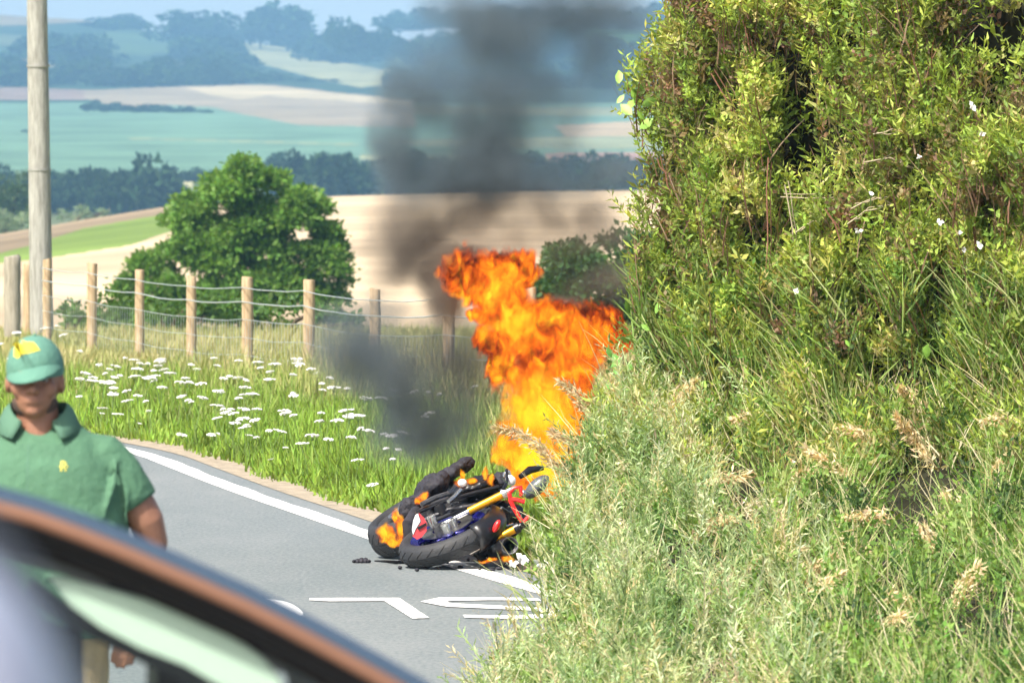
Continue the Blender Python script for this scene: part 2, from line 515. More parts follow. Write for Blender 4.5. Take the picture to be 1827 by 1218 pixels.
# S as a bent band: their left is our right
mb = MB()
Spts = [(-.70, .12), (-.45, .06), (-.22, .10), (-.14, .30), (-.20, .55), (-.40, .70), (-.60, .85), (-.69, 1.1), (-.60, 1.35), (-.40, 1.46), (-.18, 1.38)]
Sw = [.10, .11, .13, .14, .14, .13, .13, .14, .13, .12, .10]
vs, fs = [], []
for i, (a, b) in enumerate(Spts):
    a0, b0 = Spts[max(i - 1, 0)]; a1, b1 = Spts[min(i + 1, len(Spts) - 1)]
    ta, tb = a1 - a0, (b1 - b0) / 3; L = math.hypot(ta, tb)
    na, nb = -tb / L, ta / L
    for sgn in (-1, 1): vs.append(LP(a + na * sgn * Sw[i] * .45, b + nb * sgn * Sw[i] * 1.0))
    if i: fs.append((2 * i - 2, 2 * i - 1, 2 * i + 1, 2 * i))
mb.add(vs, fs); mb.build('letter_s', M_lett, slow, False)
mb = MB()
for a, b in (((1.2, 0), (1.3, 1.5)), ((1.42, 0), (1.3, 1.5)), ((1.42, 0), (1.55, 1.5)), ((1.66, 0), (1.55, 1.5))):
    stroke(mb, [(a[0] - .04, a[1]), (a[0] + .04, a[1]), (b[0] + .04, b[1]), (b[0] - .04, b[1])], .0005 * len(mb.f))
mb.build('letter_w', M_lett, slow, False)

# ------------------------------------------------------------------ templates for vegetation
def blade_template(n=3, bend=.35):
    vs, fs = [], []
    for i in range(n + 1):
        t = i / n; w = .5 * (1 - t ** 1.6) + .04
        vs += [(-w, bend * t * t, t), (w, bend * t * t, t)]
        if i: fs.append((2 * i - 2, 2 * i - 1, 2 * i + 1, 2 * i))
    return np.array(vs, float), np.array(fs)
def leaf_template():
    # cupped leaf, length 1 along Z, width about .55 along X
    vs = [(0, 0, 0), (-.24, .06, .3), (.24, .06, .3), (0, 0, .3), (-.26, .08, .65), (.26, .08, .65), (0, .02, .65), (0, .1, 1)]
    fs = [(0, 3, 1, 1), (0, 2, 3, 3), (1, 3, 6, 4), (3, 2, 5, 6), (4, 6, 7, 7), (6, 5, 7, 7)]
    return np.array(vs, float), fs
def leaf_quad():
    vs = [(0, 0, 0), (-.28, .08, .45), (0, .0, 1), (.28, .08, .45)]
    return np.array(vs, float), np.array([(0, 3, 2, 1)])
def sprig_template(nl=9, spread=.42, leaf=.30, seed=0, wide=1.0):
    """a shoot with alternating leaves along Z, all quads"""
    r = np.random.default_rng(seed)
    lv, lf = leaf_quad()
    VV, QQ, cc = [], [], []
    vs = np.array([(-.012, 0, 0), (.012, 0, 0), (.008, .06, 1), (-.008, .06, 1)], float)
    VV.append(vs); QQ.append(np.array([(0, 1, 2, 3)])); cc.append(np.full(4, .75)); n = 4
    for i in range(nl):
        t = .12 + .88 * i / (nl - 1)
        a = i * 2.4 + r.uniform(-.5, .5)
        d = np.array([math.cos(a) * spread * 2, math.sin(a) * spread * 2, r.uniform(.2, .9)]); d /= np.linalg.norm(d)
        x = np.cross(d, r.normal(size=3)); x /= np.linalg.norm(x); y = np.cross(d, x)
        s = leaf * r.uniform(.7, 1.25) * (1.1 - .45 * t)
        P = np.array([0, .06 * t, t]) + s * (lv[:, :1] * x * wide + lv[:, 1:2] * y + lv[:, 2:] * d)
        VV.append(P); QQ.append(lf + n); cc.append(np.full(4, r.uniform(.8, 1.2))); n += 4
    return np.concatenate(VV), np.concatenate(QQ), np.concatenate(cc)

def vary(base, N, amp=.25, hue=.12):
    b = np.array(base)[None] * (1 + rng.uniform(-amp, amp, (N, 1)))
    return np.clip(b * (1 + rng.uniform(-hue, hue, (N, 3))), 0, 1)

def grass_patch(name, pos, h, w, colr, lean=.25, n=2, bend=.35, parent=None):
    N = len(pos)
    Z = np.stack([rng.normal(0, lean, N), rng.normal(0, lean, N), np.ones(N)], 1)
    tw = np.stack([rng.normal(0, .7, N), np.ones(N) * 1.0, rng.normal(0, .1, N)], 1) * rng.choice([-1, 1], (N, 1))
    X, Y, Zn = frames(Z, tw)
    tv, tf = blade_template(n, bend)
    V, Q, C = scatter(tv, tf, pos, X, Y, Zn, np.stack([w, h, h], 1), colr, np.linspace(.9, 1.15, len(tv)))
    return np_mesh(name, V, Q, M_grass, C, parent)

# ------------------------------------------------------------------ verge grass
def near_z(x, D):
    return terrain_z(CX + x * F / D, 1) * 0 if False else 0
N = 170000
D = rng.uniform(36.5, 66, N * 2) ; D = D[rng.random(N * 2) < (D / 66) ** -1 * .6][:N]
fx = lambda D: np.interp(D, [56, 62, 80, 86, 92], [.85, -.56, -4.8, -6.2, -7.6])     # the fence line
N = len(D)
ex = edge_x(D)
u = rng.random(N) ** .9
xr = np.interp(D, [36, 40, 56, 66], [2.2, 2.4, 2.6, 2.6])
x = ex + .34 + .05 * np.sin(D * 1.9) + np.abs(rng.normal(0, .14, N)) + u * (xr - ex)
tall = np.clip((x - ex - .5) / np.maximum(fx(D) - ex - .3, .8), 0, 1.3)
keep = (x * F / D + CX < 1250) & (x * F / D + CX > -60)
D, x, tall, ex = D[keep], x[keep], tall[keep], ex[keep]; N = len(D)
pos = np.stack([x, D, np.zeros(N)], 1)
nz = fnoise(pos[:, :2], 1.1, 7)
h = (.14 + .16 * tall ** 1.3) * np.clip((x - ex - .2) / .5, .35, 1) * rng.uniform(.5, 1.6, N) * (1 + .35 * nz)
dry = np.clip((tall - .5) * 1.5 + .5 * nz + rng.normal(0, .16, N), 0, 1)[:, None]
cl = vary((.17, .27, .035), N, .35, .12) * (1 - dry) + vary((.38, .34, .17), N, .3, .08) * dry
cl *= (1 + .28 * fnoise(pos[:, :2], 2.6, 9))[:, None]
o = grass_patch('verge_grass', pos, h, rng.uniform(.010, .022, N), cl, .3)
tag(o, 'bright green roadside grass between the road and the fence', 'grass', kind='stuff')

# taller dry grass around the fence and the meadow beyond it
N = 60000
D = rng.uniform(60, 91, N); px = rng.uniform(-60, 1230, N); x = (px - CX) * D / F
m = x > edge_x(D) + 1.0; D, x = D[m], x[m]; N = len(D)
z = np.array(terrain_z(0 * D, 60)) * 0 + np.interp(D, [58, 92], [0, -.25])
pos = np.stack([x, D, z - .02], 1)
beyond = x > fx(D) + .2
nz = fnoise(pos[:, :2], .8, 11)
h = np.where(beyond, .22, .20) * rng.uniform(.55, 1.25, N) * (1 + .2 * nz)
k = np.clip(.5 + .5 * nz + rng.normal(0, .2, N), 0, 1)[:, None]
cl = vary((.38, .34, .17), N, .3, .06) * k + vary((.22, .27, .08), N, .3, .06) * (1 - k)
o = grass_patch('meadow_grass', pos, h, rng.uniform(.012, .026, N), cl, .2)
tag(o, 'tall yellowing grass round the fence posts and in the meadow', 'grass', kind='stuff')

# ------------------------------------------------------------------ umbel flowers in the verge, each its own thing
M_white = mat('petal_white', (.82, .80, .80), .7, noise=.15, nscale=60)
M_stem = mat('flower_stem', (.12, .20, .04), .7)
def umbel_meshes(seed):
    r = random.Random(seed)
    mb = MB()
    mb.tube([(0, 0, 0), (r.uniform(-.03, .03), 0, .18), (r.uniform(-.04, .04), r.uniform(-.03, .03), .36)], [.004, .0035, .003], 5)
    top = Vector(mb.v[-3])
    for k in range(7):
        a = k * .9
        mb.tube([top, top + Vector((math.cos(a) * .035, math.sin(a) * .035, .035))], [.0018, .0012], 3)
    hb = MB()
    for k in range(34):
        a = r.uniform(0, 6.28); q = math.sqrt(r.random()) * .052
        c = top + Vector((math.cos(a) * q, math.sin(a) * q, .038 + .010 * (1 - (q / .052) ** 2) + r.uniform(-.003, .003)))
        hb.ellipsoid(c, (.009, .009, .005), 6, 3)
    return mb, hb
um = []
for s in range(4):
    a, b = umbel_meshes(s)
    o1 = a.build('stem', M_stem); o2 = b.build('flower_head', M_white)
    um.append((o1.data, o2.data)); bpy.data.objects.remove(o1); bpy.data.objects.remove(o2)
FL = [(30, 573), (125, 572), (105, 557), (133, 610), (5, 595), (8, 632), (88, 560), (232, 632), (255, 634), (243, 640), (279, 629), (285, 644), (310, 650), (327, 642), (247, 656), (180, 651), (190, 645), (210, 660), (185, 666), (170, 680), (190, 682), (200, 692), (145, 677), (136, 673), (160, 672),
      (355, 650), (382, 630), (291, 670), (297, 676), (322, 681), (338, 674), (283, 691), (313, 678), (359, 684), (242, 704), (275, 714), (346, 706), (355, 712), (375, 697), (352, 716), (408, 669), (418, 675), (425, 668), (410, 693), (437, 690), (445, 702), (430, 708), (405, 730), (418, 732), (425, 725), (436, 743), (418, 753),
      (447, 761), (462, 755), (470, 763), (478, 745), (440, 776), (462, 730), (500, 642), (515, 634), (528, 630), (545, 641), (505, 655), (512, 664), (527, 642), (466, 639), (487, 648), (495, 645), (479, 676), (520, 700), (535, 700), (525, 735), (548, 738), (566, 736), (590, 746), (610, 744), (632, 741), (565, 775), (580, 778), (620, 780), (505, 798),
      (462, 842), (488, 850), (496, 858), (490, 818), (493, 832), (640, 912), (318, 773), (620, 882), (755, 694), (765, 699), (868, 686), (880, 684), (800, 701), (757, 740), (785, 735), (700, 775), (640, 820), (678, 860), (703, 819), (597, 690), (560, 655)]
_r = random.Random(11)
FL += [(_r.uniform(130, 700), _r.uniform(625, 800)) for _ in range(60)]
for i, (fx_, fy_) in enumerate(FL):
    hgt = random.uniform(.85, 1.1)
    D = min((CAMZ - .40 * hgt) * F / (fy_ - HY), 84)
    while D < 66 and (fx_ - CX) * D / F < edge_x(D) + .5: D += .25
    if D < 66:
        zz = CAMZ - (fy_ - HY) * D / F
        if zz < .08: continue
        hgt = zz / .4
    X = (fx_ - CX) * D / F
    far_ = D > 66
    z0 = np.interp(D, [58, 92], [0, -.25])
    s0, s1 = um[i % 4]
    e = empty('wildflower', (X, D, z0), 'white flat-topped wildflower on a thin stem in the roadside grass', 'wildflower', 'white wildflowers in the verge')
    if D >= 83.9: hgt = max(.3, (CAMZ - (fy_ - HY) * D / F - z0) / .4)
    for nm, me in (('stem', s0), ('flower_head', s1)):
        c = bpy.data.objects.new(nm, me); COL.objects.link(c); c.parent = e
    sc_ = random.uniform(.35, .95)
    sc_ *= 1.1; e.scale = (sc_, sc_, hgt); e.rotation_euler = (random.uniform(.0, .35), random.uniform(-.15, .15), random.uniform(0, 6))

# ------------------------------------------------------------------ fence
def wood_mat(name, c0, c1):
    m = bpy.data.materials.new(name); m.use_nodes = True
    nt = m.node_tree; b = nt.nodes['Principled BSDF']; b.inputs['Roughness'].default_value = .85
    tc = nt.nodes.new('ShaderNodeTexCoord'); mp = nt.nodes.new('ShaderNodeMapping'); mp.inputs['Scale'].default_value = (9, 9, 1.1)
    n = nt.nodes.new('ShaderNodeTexNoise'); n.inputs['Scale'].default_value = 3; n.inputs['Detail'].default_value = 7; n.inputs['Roughness'].default_value = .7
    cr = nt.nodes.new('ShaderNodeValToRGB')
    cr.color_ramp.elements[0].position = .34; cr.color_ramp.elements[0].color = (*c0, 1)
    cr.color_ramp.elements[1].position = .62; cr.color_ramp.elements[1].color = (*c1, 1)
    nt.links.new(tc.outputs['Object'], mp.inputs[0]); nt.links.new(mp.outputs[0], n.inputs['Vector']); nt.links.new(n.outputs[0], cr.inputs[0])
    nt.links.new(cr.outputs[0], b.inputs['Base Color'])
    bp = nt.nodes.new('ShaderNodeBump'); bp.inputs['Strength'].default_value = .5; bp.inputs['Distance'].default_value = .01
    nt.links.new(n.outputs[0], bp.inputs['Height']); nt.links.new(bp.outputs[0], b.inputs['Normal'])
    return m
M_post = wood_mat('post_wood', (.26, .17, .09), (.50, .38, .24))
M_pole = wood_mat('pole_wood', (.19, .185, .165), (.36, .36, .33))
M_oldpost = wood_mat('old_post_wood', (.20, .18, .14), (.36, .33, .27))
M_wire = mat('galvanised_wire', (.55, .60, .60), .45, .6)
def post_line(i): return Vector((-4.8 + 4.24 * i / 6, 80 - 3.0 * i, 0))
fence = empty('wire_fence', (-2.68, 71, 0), 'post and wire stock fence with round pale posts along the verge', 'fence')
tops = {-1: 463, 0: 470, 1: 482, 2: 493, 3: 495, 4: 500, 5: 516, 6: 512, 7: 515, 8: 520}
pp = {}
for i in range(-1, 8):
    p = post_line(i); zt = CAMZ - (tops[i] - HY) * p.y / F; g0 = np.interp(p.y, [58, 92], [0, -.25]) - .3
    r = .052 + random.uniform(-.003, .006)
    lx = random.uniform(-.012, .012)
    mb = MB(); n = 9
    mb.tube([(p.x + lx * k / n + random.uniform(-.002, .002), p.y, g0 + (zt - g0) * k / n) for k in range(n + 1)] + [(p.x + lx, p.y, zt + .006)],
            [r * random.uniform(.96, 1.05) for k in range(n + 1)] + [r * .9], 12)
    mb.build('post', M_post, fence, origin=(p.x, p.y, g0))
    pp[i] = (p, zt)
for j, (off, rad) in enumerate([(.10, .005), (.245, .0065), (.42, .0035), (.60, .003), (.78, .003)]):
    mb = MB(); pts = []
    for i in range(-1, 8):
        p, zt = pp[i]
        pts.append(Vector((p.x - .055, p.y - .055, zt - off)))
        if i < 7:
            q, zq = pp[i + 1]
            for t in (.25, .5, .75):
                pts.append(Vector((p.x + (q.x - p.x) * t - .05, p.y + (q.y - p.y) * t - .05, zt + (zq - zt) * t - off - .02 * math.sin(math.pi * t) + random.uniform(-.006, .006))))
    mb.tube(pts, rad, 4); mb.build('wire', M_wire, fence)
mb = MB()
for i in range(-1, 7):
    (p, zt), (q, zq) = pp[i], pp[i + 1]
    for k in range(1, 20):
        t = k / 20
        a = Vector((p.x + (q.x - p.x) * t - .05, p.y + (q.y - p.y) * t - .05, zt + (zq - zt) * t))
        mb.tube([a - Vector((0, 0, .43)), a - Vector((0, 0, 1.0))], .0022, 3, caps=False)
tag(mb.build('mesh_wires', M_wire, fence), kind='stuff')
# corner post and a further post on the left
def lone_post(px, ytop, ybot, Dd, r, m, label):
    t = W(px, ytop, Dd); b = W(px, ybot + 25, Dd)
    mb = MB(); n = 8
    mb.tube([b.lerp(t, k / n) + Vector((random.uniform(-.004, .004), 0, 0)) for k in range(n + 1)] + [t + Vector((0, 0, .015))], [r * random.uniform(.96, 1.05) for _ in range(n + 1)] + [r * .8], 14)
    o = mb.build('fence_post', m, origin=tuple(b)); tag(o, label, 'post')
lone_post(22, 458, 575, 86, .105, M_oldpost, 'thick weathered grey corner post left of the utility pole')
lone_post(49, 472, 585, 89, .06, M_post, 'slim pale post between the thick corner post and the utility pole')

# utility pole
pole = empty('utility_pole', tuple(W(76, 600, 87)), 'tall weathered wooden utility pole behind the fence at the left', 'pole')
mb = MB(); pb, pt = W(75, 640, 87), W(66, 0, 87)
d = (pt - pb); pts = [pb + d * t for t in np.linspace(0, 1.9, 16)]
mb.tube(pts, [.148 - .022 * t for t in np.linspace(0, 1.9, 16)], 20); mb.build('pole_shaft', M_pole, pole)
mb = MB()
for yy in (120, 305):
    c = W(67 + yy * .012, yy, 87); mb.tube([c, c + d.normalized() * .03], .145, 20)
mb.build('metal_band', mat('dull_band', (.30, .30, .28), .6, .3), pole)

# ------------------------------------------------------------------ trees
M_bark = mat('bark', (.12, .09, .06), .9, noise=.4, nscale=8, bump=.6, bscale=20)
def crown(name, lobes, leaf, nper, base, parent, m=M_leaf, flat=.75, seed=0):
    """lobes: list of (centre, radii); leaves sit on and just inside each lobe's skin"""
    P, Nn, Cc = [], [], []
    for c, r in lobes:
        n = int(nper * (r[0] * r[2]) )
        d = rng.normal(size=(n, 3)); d /= np.linalg.norm(d, axis=1, keepdims=True)
        d[:, 2] = np.where(d[:, 2] < -.35, -d[:, 2], d[:, 2])
        rad = rng.uniform(.5, 1.06, n)[:, None]
        p = np.array(c) + d * np.array(r) * rad
        P.append(p); Nn.append(d * np.array([1, 1, 1.3]))
        cc = vary(base, n, .25, .12) * (1 + rng.uniform(-.12, .12))
        Cc.append(cc)
    P, Nn, Cc = map(np.concatenate, (P, Nn, Cc))
    P += rng.normal(0, leaf * .4, P.shape)
    Zd = Nn * .6 + rng.normal(0, .5, Nn.shape); Zd[:, 2] -= .1
    X, Y, Z = frames(Zd)
    tv, tf = leaf_quad()
    V, Q, C = scatter(tv, tf, P, X, Y, Z, leaf * rng.uniform(.7, 1.4, len(P)), Cc)
    return np_mesh(name, V, Q, m, C, parent)

# the round green tree behind the fence
TD = 180.0
def T(px, py, dy=0): return np.array(W(px, py, TD + dy))
tree_base = T(440, 640)
tree = empty('broadleaf_tree', tuple(tree_base), 'big round bright green tree behind the fence left of the fire', 'tree')
out = [(430, 300, 40), (400, 325, 60), (360, 360, 50), (480, 320, 50), (530, 350, 50), (560, 370, 40), (330, 390, 45), (310, 430, 45), (270, 460, 50), (250, 490, 45), (230, 510, 40),
       (590, 410, 35), (605, 440, 32), (608, 480, 28), (600, 520, 30), (440, 360, 70), (500, 400, 70), (400, 410, 70), (350, 450, 65), (300, 490, 60), (420, 470, 80), (500, 480, 75), (560, 450, 60),
       (540, 520, 60), (460, 540, 70), (380, 540, 70), (300, 550, 60), (220, 550, 40), (590, 560, 40), (446, 388, 50), (400, 395, 45), (350, 425, 50), (400, 445, 50), (480, 400, 45), (550, 500, 50), (310, 520, 50), (430, 505, 55), (200, 585, 50), (280, 590, 50), (360, 590, 50), (440, 590, 50), (520, 590, 50), (600, 580, 40), (150, 580, 35), (575, 390, 30), (450, 310, 30), (415, 345, 30), (470, 430, 40), (530, 440, 36), (370, 500, 40), (560, 350, 25), (340, 365, 22)]
lobes = []
for (lx, ly, r) in out:
    for q in range(3):
        rr = r * random.uniform(.5, .8)
        a = random.uniform(0, 6.28); k = r * random.uniform(.1, .55)
        dep = (1 - ((lx - 430) / 220) ** 2)
        c = T(lx + math.cos(a) * k, ly + math.sin(a) * k * .8 + 14, -1.9 * max(dep, 0) * random.uniform(.5, 1.1) + (1.5 if q == 2 else 0))
        lobes.append((c, (rr * TD / F, rr * TD / F, rr * TD / F * .55)))
crown('crown', lobes, .13, 4600, (.12, .235, .035), tree)
mb = MB()
mb.tube([T(440, 650), T(442, 590), T(436, 520)], [.32, .27, .2], 10)
for (a, b) in ((330, 450), (420, 380), (520, 400), (570, 470), (380, 420)):
    mb.tube([T(437, 560), T((437 + a) / 2 + 5, (540 + b) / 2), T(a, b)], [.17, .11, .04], 7)
mb.build('trunk', M_bark, tree)

def bush(name, lobes_px, Dd, leaf, nper, base, label, cat='bush', stem=True, flat=.7, depth=.4, group=None):
    b0 = W(lobes_px[0][0], max(l[1] for l in lobes_px) + 20, Dd)
    e = empty(name, tuple(b0), label, cat, group)
    lob = []
    for (lx, ly, r) in lobes_px:
        for q in range(3):
            rr = r * random.uniform(.55, .9); a = random.uniform(0, 6.28); k = r * .45
            lob.append((np.array(W(lx + math.cos(a) * k, ly + math.sin(a) * k, Dd + random.uniform(-1, 1) * depth)), (rr * Dd / F, rr * Dd / F, rr * Dd / F * flat)))
    crown('crown', lob, leaf, nper, base, e)
    mb = MB()
    for q in range(3):
        l = lobes_px[random.randrange(len(lobes_px))]
        mb.tube([b0 - Vector((0, 0, .3)), (b0 + W(l[0], l[1], Dd)) / 2, W(l[0], l[1], Dd)], [.05 * Dd / 100, .035 * Dd / 100, .015 * Dd / 100], 5)
    mb.build('trunk', M_bark, e)
    return e
bush('low_bush', [(120, 565, 25), (150, 560, 28), (200, 550, 30), (250, 555, 30), (180, 575, 25)], 92, .09, 2200, (.09, .17, .04), 'low green scrub below the left foot of the big round tree')
bush('low_bush', [(290, 560, 30), (330, 550, 30), (380, 555, 30), (430, 560, 28), (340, 580, 22)], 94, .09, 2200, (.07, .14, .035), 'dark low scrub under the middle of the big round tree')
bush('low_bush', [(480, 555, 28), (530, 550, 30), (575, 550, 30), (610, 560, 26), (640, 575, 20)], 93, .09, 2200, (.08, .155, .04), 'low green scrub at the right foot of the big round tree, touched by smoke')
bush('dark_bush', [(970, 520, 50), (1000, 500, 60), (1040, 480, 60), (1130, 470, 60), (1080, 500, 60), (1120, 530, 60), (1030, 545, 65), (980, 560, 50), (1100, 570, 70), (960, 600, 50), (1040, 600, 60), (1160, 470, 50)], 99, .10, 3600, (.045, .105, .03), 'dark green rounded bush behind the flames beside the hedge', depth=.8)
bush('dark_tree', [(10, 345, 38), (35, 330, 28), (25, 370, 40), (-20, 350, 40), (50, 375, 25), (0, 400, 40)], 620, .32, 110, (.055, .10, .035), 'dark green tree at the left edge behind the utility pole', 'tree', depth=2)
bush('pale_bush', [(10, 395, 26), (40, 400, 26), (-20, 405, 26), (20, 415, 30)], 560, .22, 330, (.20, .27, .15), 'silvery pale bush left of the pole below the dark tree', depth=1.5)
bush('pale_bush', [(110, 385, 14), (150, 380, 15), (185, 378, 12), (130, 395, 16), (165, 392, 14)], 560, .22, 330, (.19, .26, .16), 'silvery pale bush right of the pole at the edge of the ploughed strip', depth=1.5)

# far trees: individual ones on the valley floor and skyline
def crown_proto(seed, leafn=900):
    r = np.random.default_rng(seed)
    P, Nn = [], []
    for k in range(9):
        c = r.normal(0, .28, 3) + [0, 0, .55]; c[2] = abs(c[2])
        rad = r.uniform(.28, .5)
        d = r.normal(size=(leafn // 9, 3)); d /= np.linalg.norm(d, axis=1, keepdims=True)
        P.append(c + d * rad * [1, 1, .8]); Nn.append(d)
    P, Nn = np.concatenate(P), np.concatenate(Nn)
    X, Y, Z = frames(Nn * .5 + r.normal(0, .6, Nn.shape))
    tv, tf = leaf_quad()
    return scatter(tv, tf, P, X, Y, Z, r.uniform(.16, .34, len(P)), vary((.022, .046, .018), len(P), .3))
protos = [crown_proto(s) for s in range(6)]
trunk_me = None
mb = MB(); mb.tube([(0, 0, -.25), (0, 0, .3), (.05, 0, .7)], [.05, .04, .015], 6)
to = mb.build('trunk', M_bark); trunk_me = to.data; bpy.data.objects.remove(to)
crown_me = []
for V, Q, C in protos:
    o = np_mesh('crown', V, Q, M_far, C); crown_me.append(o.data); bpy.data.objects.remove(o)
def far_tree(px, ybase, D, h, w, label, group=None, i=0):
    b = W(px, ybase, D)
    e = empty('far_tree', tuple(b), label, 'tree', group)
    for nm, me in (('crown', crown_me[i % 6]), ('trunk', trunk_me)):
        c = bpy.data.objects.new(nm, me); COL.objects.link(c); c.parent = e
    e.scale = (w / 1.5, w / 1.5, h / 1.25); e.rotation_euler = (0, 0, i * 1.3)
k = lambda p, D: p * D / F
far_tree(513, 78, 3750, k(72, 3750), k(125, 3750), 'large domed blue-green tree standing highest on the skyline', None, 0)
far_tree(465, 80, 3760, k(52, 3760), k(70, 3760), 'rounded tree on the skyline just left of the domed one', None, 1)
far_tree(590, 105, 3500, k(62, 3500), k(85, 3500), 'dark blue tree on the slope right of the domed skyline tree', None, 2)
far_tree(383, 72, 3700, k(48, 3700), k(85, 3700), 'broad tree on the skyline above the pale sloping field', None, 3)
far_tree(320, 66, 3700, k(42, 3700), k(100, 3700), 'wide flat-topped tree on the skyline left of the domed one', None, 4)
far_tree(665, 98, 3300, k(38, 3300), k(70, 3300), 'dark tree right of the small tan patch near the skyline', None, 5)
far_tree(245, 380, 1120, k(88, 1120), k(95, 1120), 'tallest blue-green tree on the valley floor left of the big round tree', None, 2)
far_tree(195, 372, 1120, k(50, 1120), k(60, 1120), 'smaller tree left of the tallest valley floor tree', None, 1)
far_tree(300, 378, 1120, k(68, 1120), k(80, 1120), 'valley floor tree just left of the top of the big round tree', None, 0)
far_tree(125, 368, 1130, k(32, 1130), k(70, 1130), 'low bushy tree on the valley floor beside the utility pole', None, 3)
far_tree(580, 350, 1130, k(68, 1130), k(90, 1130), 'valley tree rising over the right shoulder of the big round tree', None, 4)
far_tree(630, 352, 1130, k(58, 1130), k(80, 1130), 'valley tree above the end of the stubble field beside the smoke', None, 5)

def wood(name, label, spots, hue=(1, 1, 1)):
    """spots: (x, D, z, height, width)"""
    VV, QQ, CC, n = [], [], [], 0
    for i, (x, D, z, h, w) in enumerate(spots):
        V, Q, C = protos[i % 6]
        a = i * 1.7; ca, sa = math.cos(a), math.sin(a)
        P = np.stack([V[:, 0] * ca - V[:, 1] * sa, V[:, 0] * sa + V[:, 1] * ca, V[:, 2]], 1) * [w / 1.5, w / 1.5, h / 1.25] + [x, D, z]
        VV.append(P); QQ.append(Q + n); CC.append(C * np.array(hue) * random.uniform(.55, 1.5)); n += len(V)
    o = np_mesh(name, np.concatenate(VV), np.concatenate(QQ), M_far, np.concatenate(CC))
    tag(o, label, 'wood', kind='stuff')
# upper wood: random over the far slope outside the fields
spots = []
tries = 0
while len(spots) < 420 and tries < 9000:
    tries += 1
    D = random.uniform(2720, 3950); px_ = random.uniform(-80, 1260)
    z = float(terrain_z(np.array(px_), D)); yy = HY + (CAMZ - z) * F / D
    a = np.array([px_]); h = random.uniform(3, 6.5) if D > 3500 else random.uniform(4, 10); w = random.uniform(10, 26)
    ok = True
    for c, poly in FIELDS:
        for oy in (0, -8, -16, -24, -32, -42, -52):
            if in_poly(a, np.array([yy + oy]), poly)[0]: ok = False
    if px_ < 200 and yy < 48: ok = False
    if ok: spots.append(((px_ - CX) * D / F, D, z, h, w))
wood('hillside_wood', 'continuous blue-green wood covering the upper part of the far hillside', spots)
def row(x0, y0, x1, y1, D0, n, h, w, jit=4):
    out = []
    for i in range(n):
        t = (i + random.uniform(-.3, .3)) / n
        px_ = x0 + (x1 - x0) * t; D = D0 * random.uniform(.985, 1.015)
        p = W(px_, y0 + (y1 - y0) * t + random.uniform(-jit, jit), D)
        out.append((p.x, p.y, p.z, k(h, D) * random.uniform(.7, 1.3), k(w, D) * random.uniform(.8, 1.3)))
    return out
wood('hedgerow_trees', 'line of blue-green trees below the pale sloping field on the far hill', row(400, 145, 760, 190, 2900, 34, 20, 34) + row(-60, 155, 400, 152, 2780, 40, 34, 40) + row(600, 80, 800, 120, 3200, 18, 34, 40))
wood('hedgerow_trees', 'dark hedge line across the middle of the green valley field', row(155, 196, 380, 208, 2250, 20, 13, 26, 2) + row(-20, 243, 95, 247, 1900, 8, 8, 22, 2))
wood('valley_wood', 'mass of blue-green trees along the valley floor behind the crest', row(-60, 365, 330, 372, 1150, 34, 46, 50) + row(500, 350, 1260, 352, 1160, 62, 56, 60) + row(95, 322, 500, 322, 1330, 30, 16, 30, 3) + row(470, 318, 1260, 320, 1300, 40, 30, 46, 4))
wood('smoke_side_wood', 'dark trees half hidden by smoke below the hilltop on the right', row(760, 110, 1260, 120, 3000, 36, 40, 50) + row(700, 160, 1260, 165, 2700, 30, 30, 50) + row(700, 50, 1260, 40, 3800, 40, 26, 50))

# ------------------------------------------------------------------ the overgrown bank and hedge on the right
SIL = [(-80, 1225), (0, 1200), (60, 1190), (100, 1165), (140, 1135), (180, 1130), (230, 1140), (300, 1150), (380, 1140), (450, 1150), (520, 1125), (570, 1150), (620, 1105), (680, 1095), (750, 1070), (790, 1060),
       (830, 1045), (860, 1020), (900, 1015), (950, 1005), (1000, 985), (1040, 960), (1075, 1000), (1110, 985), (1150, 960), (1180, 915), (1218, 885), (1400, 800)]
def silx(py): return np.interp(py, [a for a, b in SIL], [b for a, b in SIL])
def hedgeD(px, py):
    u = np.clip((px - 900) / 927, 0, 1.3)
    A = 38.55 - np.logaddexp(0, (py - 790) / 45.) * 45 * .0203
    Dd = A - 4.2 * u ** .85
    return np.maximum(Dd, 20)
HOLES = [(1490, 310, 40, 60, .65), (1745, 70, 50, 60, .8), (1820, 10, 50, 50, .9), (1440, 190, 70, 60, .8), (1600, 280, 50, 25, .8), (1210, 425, 40, 40, .7), (1365, 430, 50, 50, .7), (1545, 560, 60, 50, .7),
         (1640, 700, 90, 50, .7), (1690, 860, 80, 60, .8), (1320, 870, 50, 60, .6), (1450, 930, 60, 40, .7), (1400, 1080, 80, 50, .6), (1620, 1120, 70, 40, .7), (1790, 1090, 60, 40, .8), (1180, 1000, 60, 60, .5), (1150, 640, 50, 50, .5)]
def clump(px, py, seed=0):
    P = np.stack([px, py * .8], 1)
    hole = sum(w * (1.5 if c > 600 else 1) * np.exp(-((px - a) / b) ** 2 - ((py - c) / d) ** 2) for a, c, b, d, w in HOLES)
    return -hole + fnoise(P, .011, 20 + seed) * .6 + fnoise(P, .028, 30 + seed) * .4
def hedge_sample(N, mask=None):
    px = rng.uniform(830, 1900, N); py = rng.uniform(-60, 1300, N)
    m = px > silx(py) + 18 * fnoise(np.stack([px, py], 1), .05, 5) + rng.normal(0, 7, N)
    if mask is not None: m &= mask(px, py)
    return px[m], py[m]
def hedge_pos(px, py, amp=.30, jit=.10, off=0):
    D = hedgeD(px, py) - amp * (1 + .6 * np.clip((py - 700) / 400, 0, 1)) * clump(px, py) + rng.normal(0, jit, len(px)) + off
    return np.stack([(px - CX) * D / F, D, CAMZ - (py - HY) * D / F], 1)

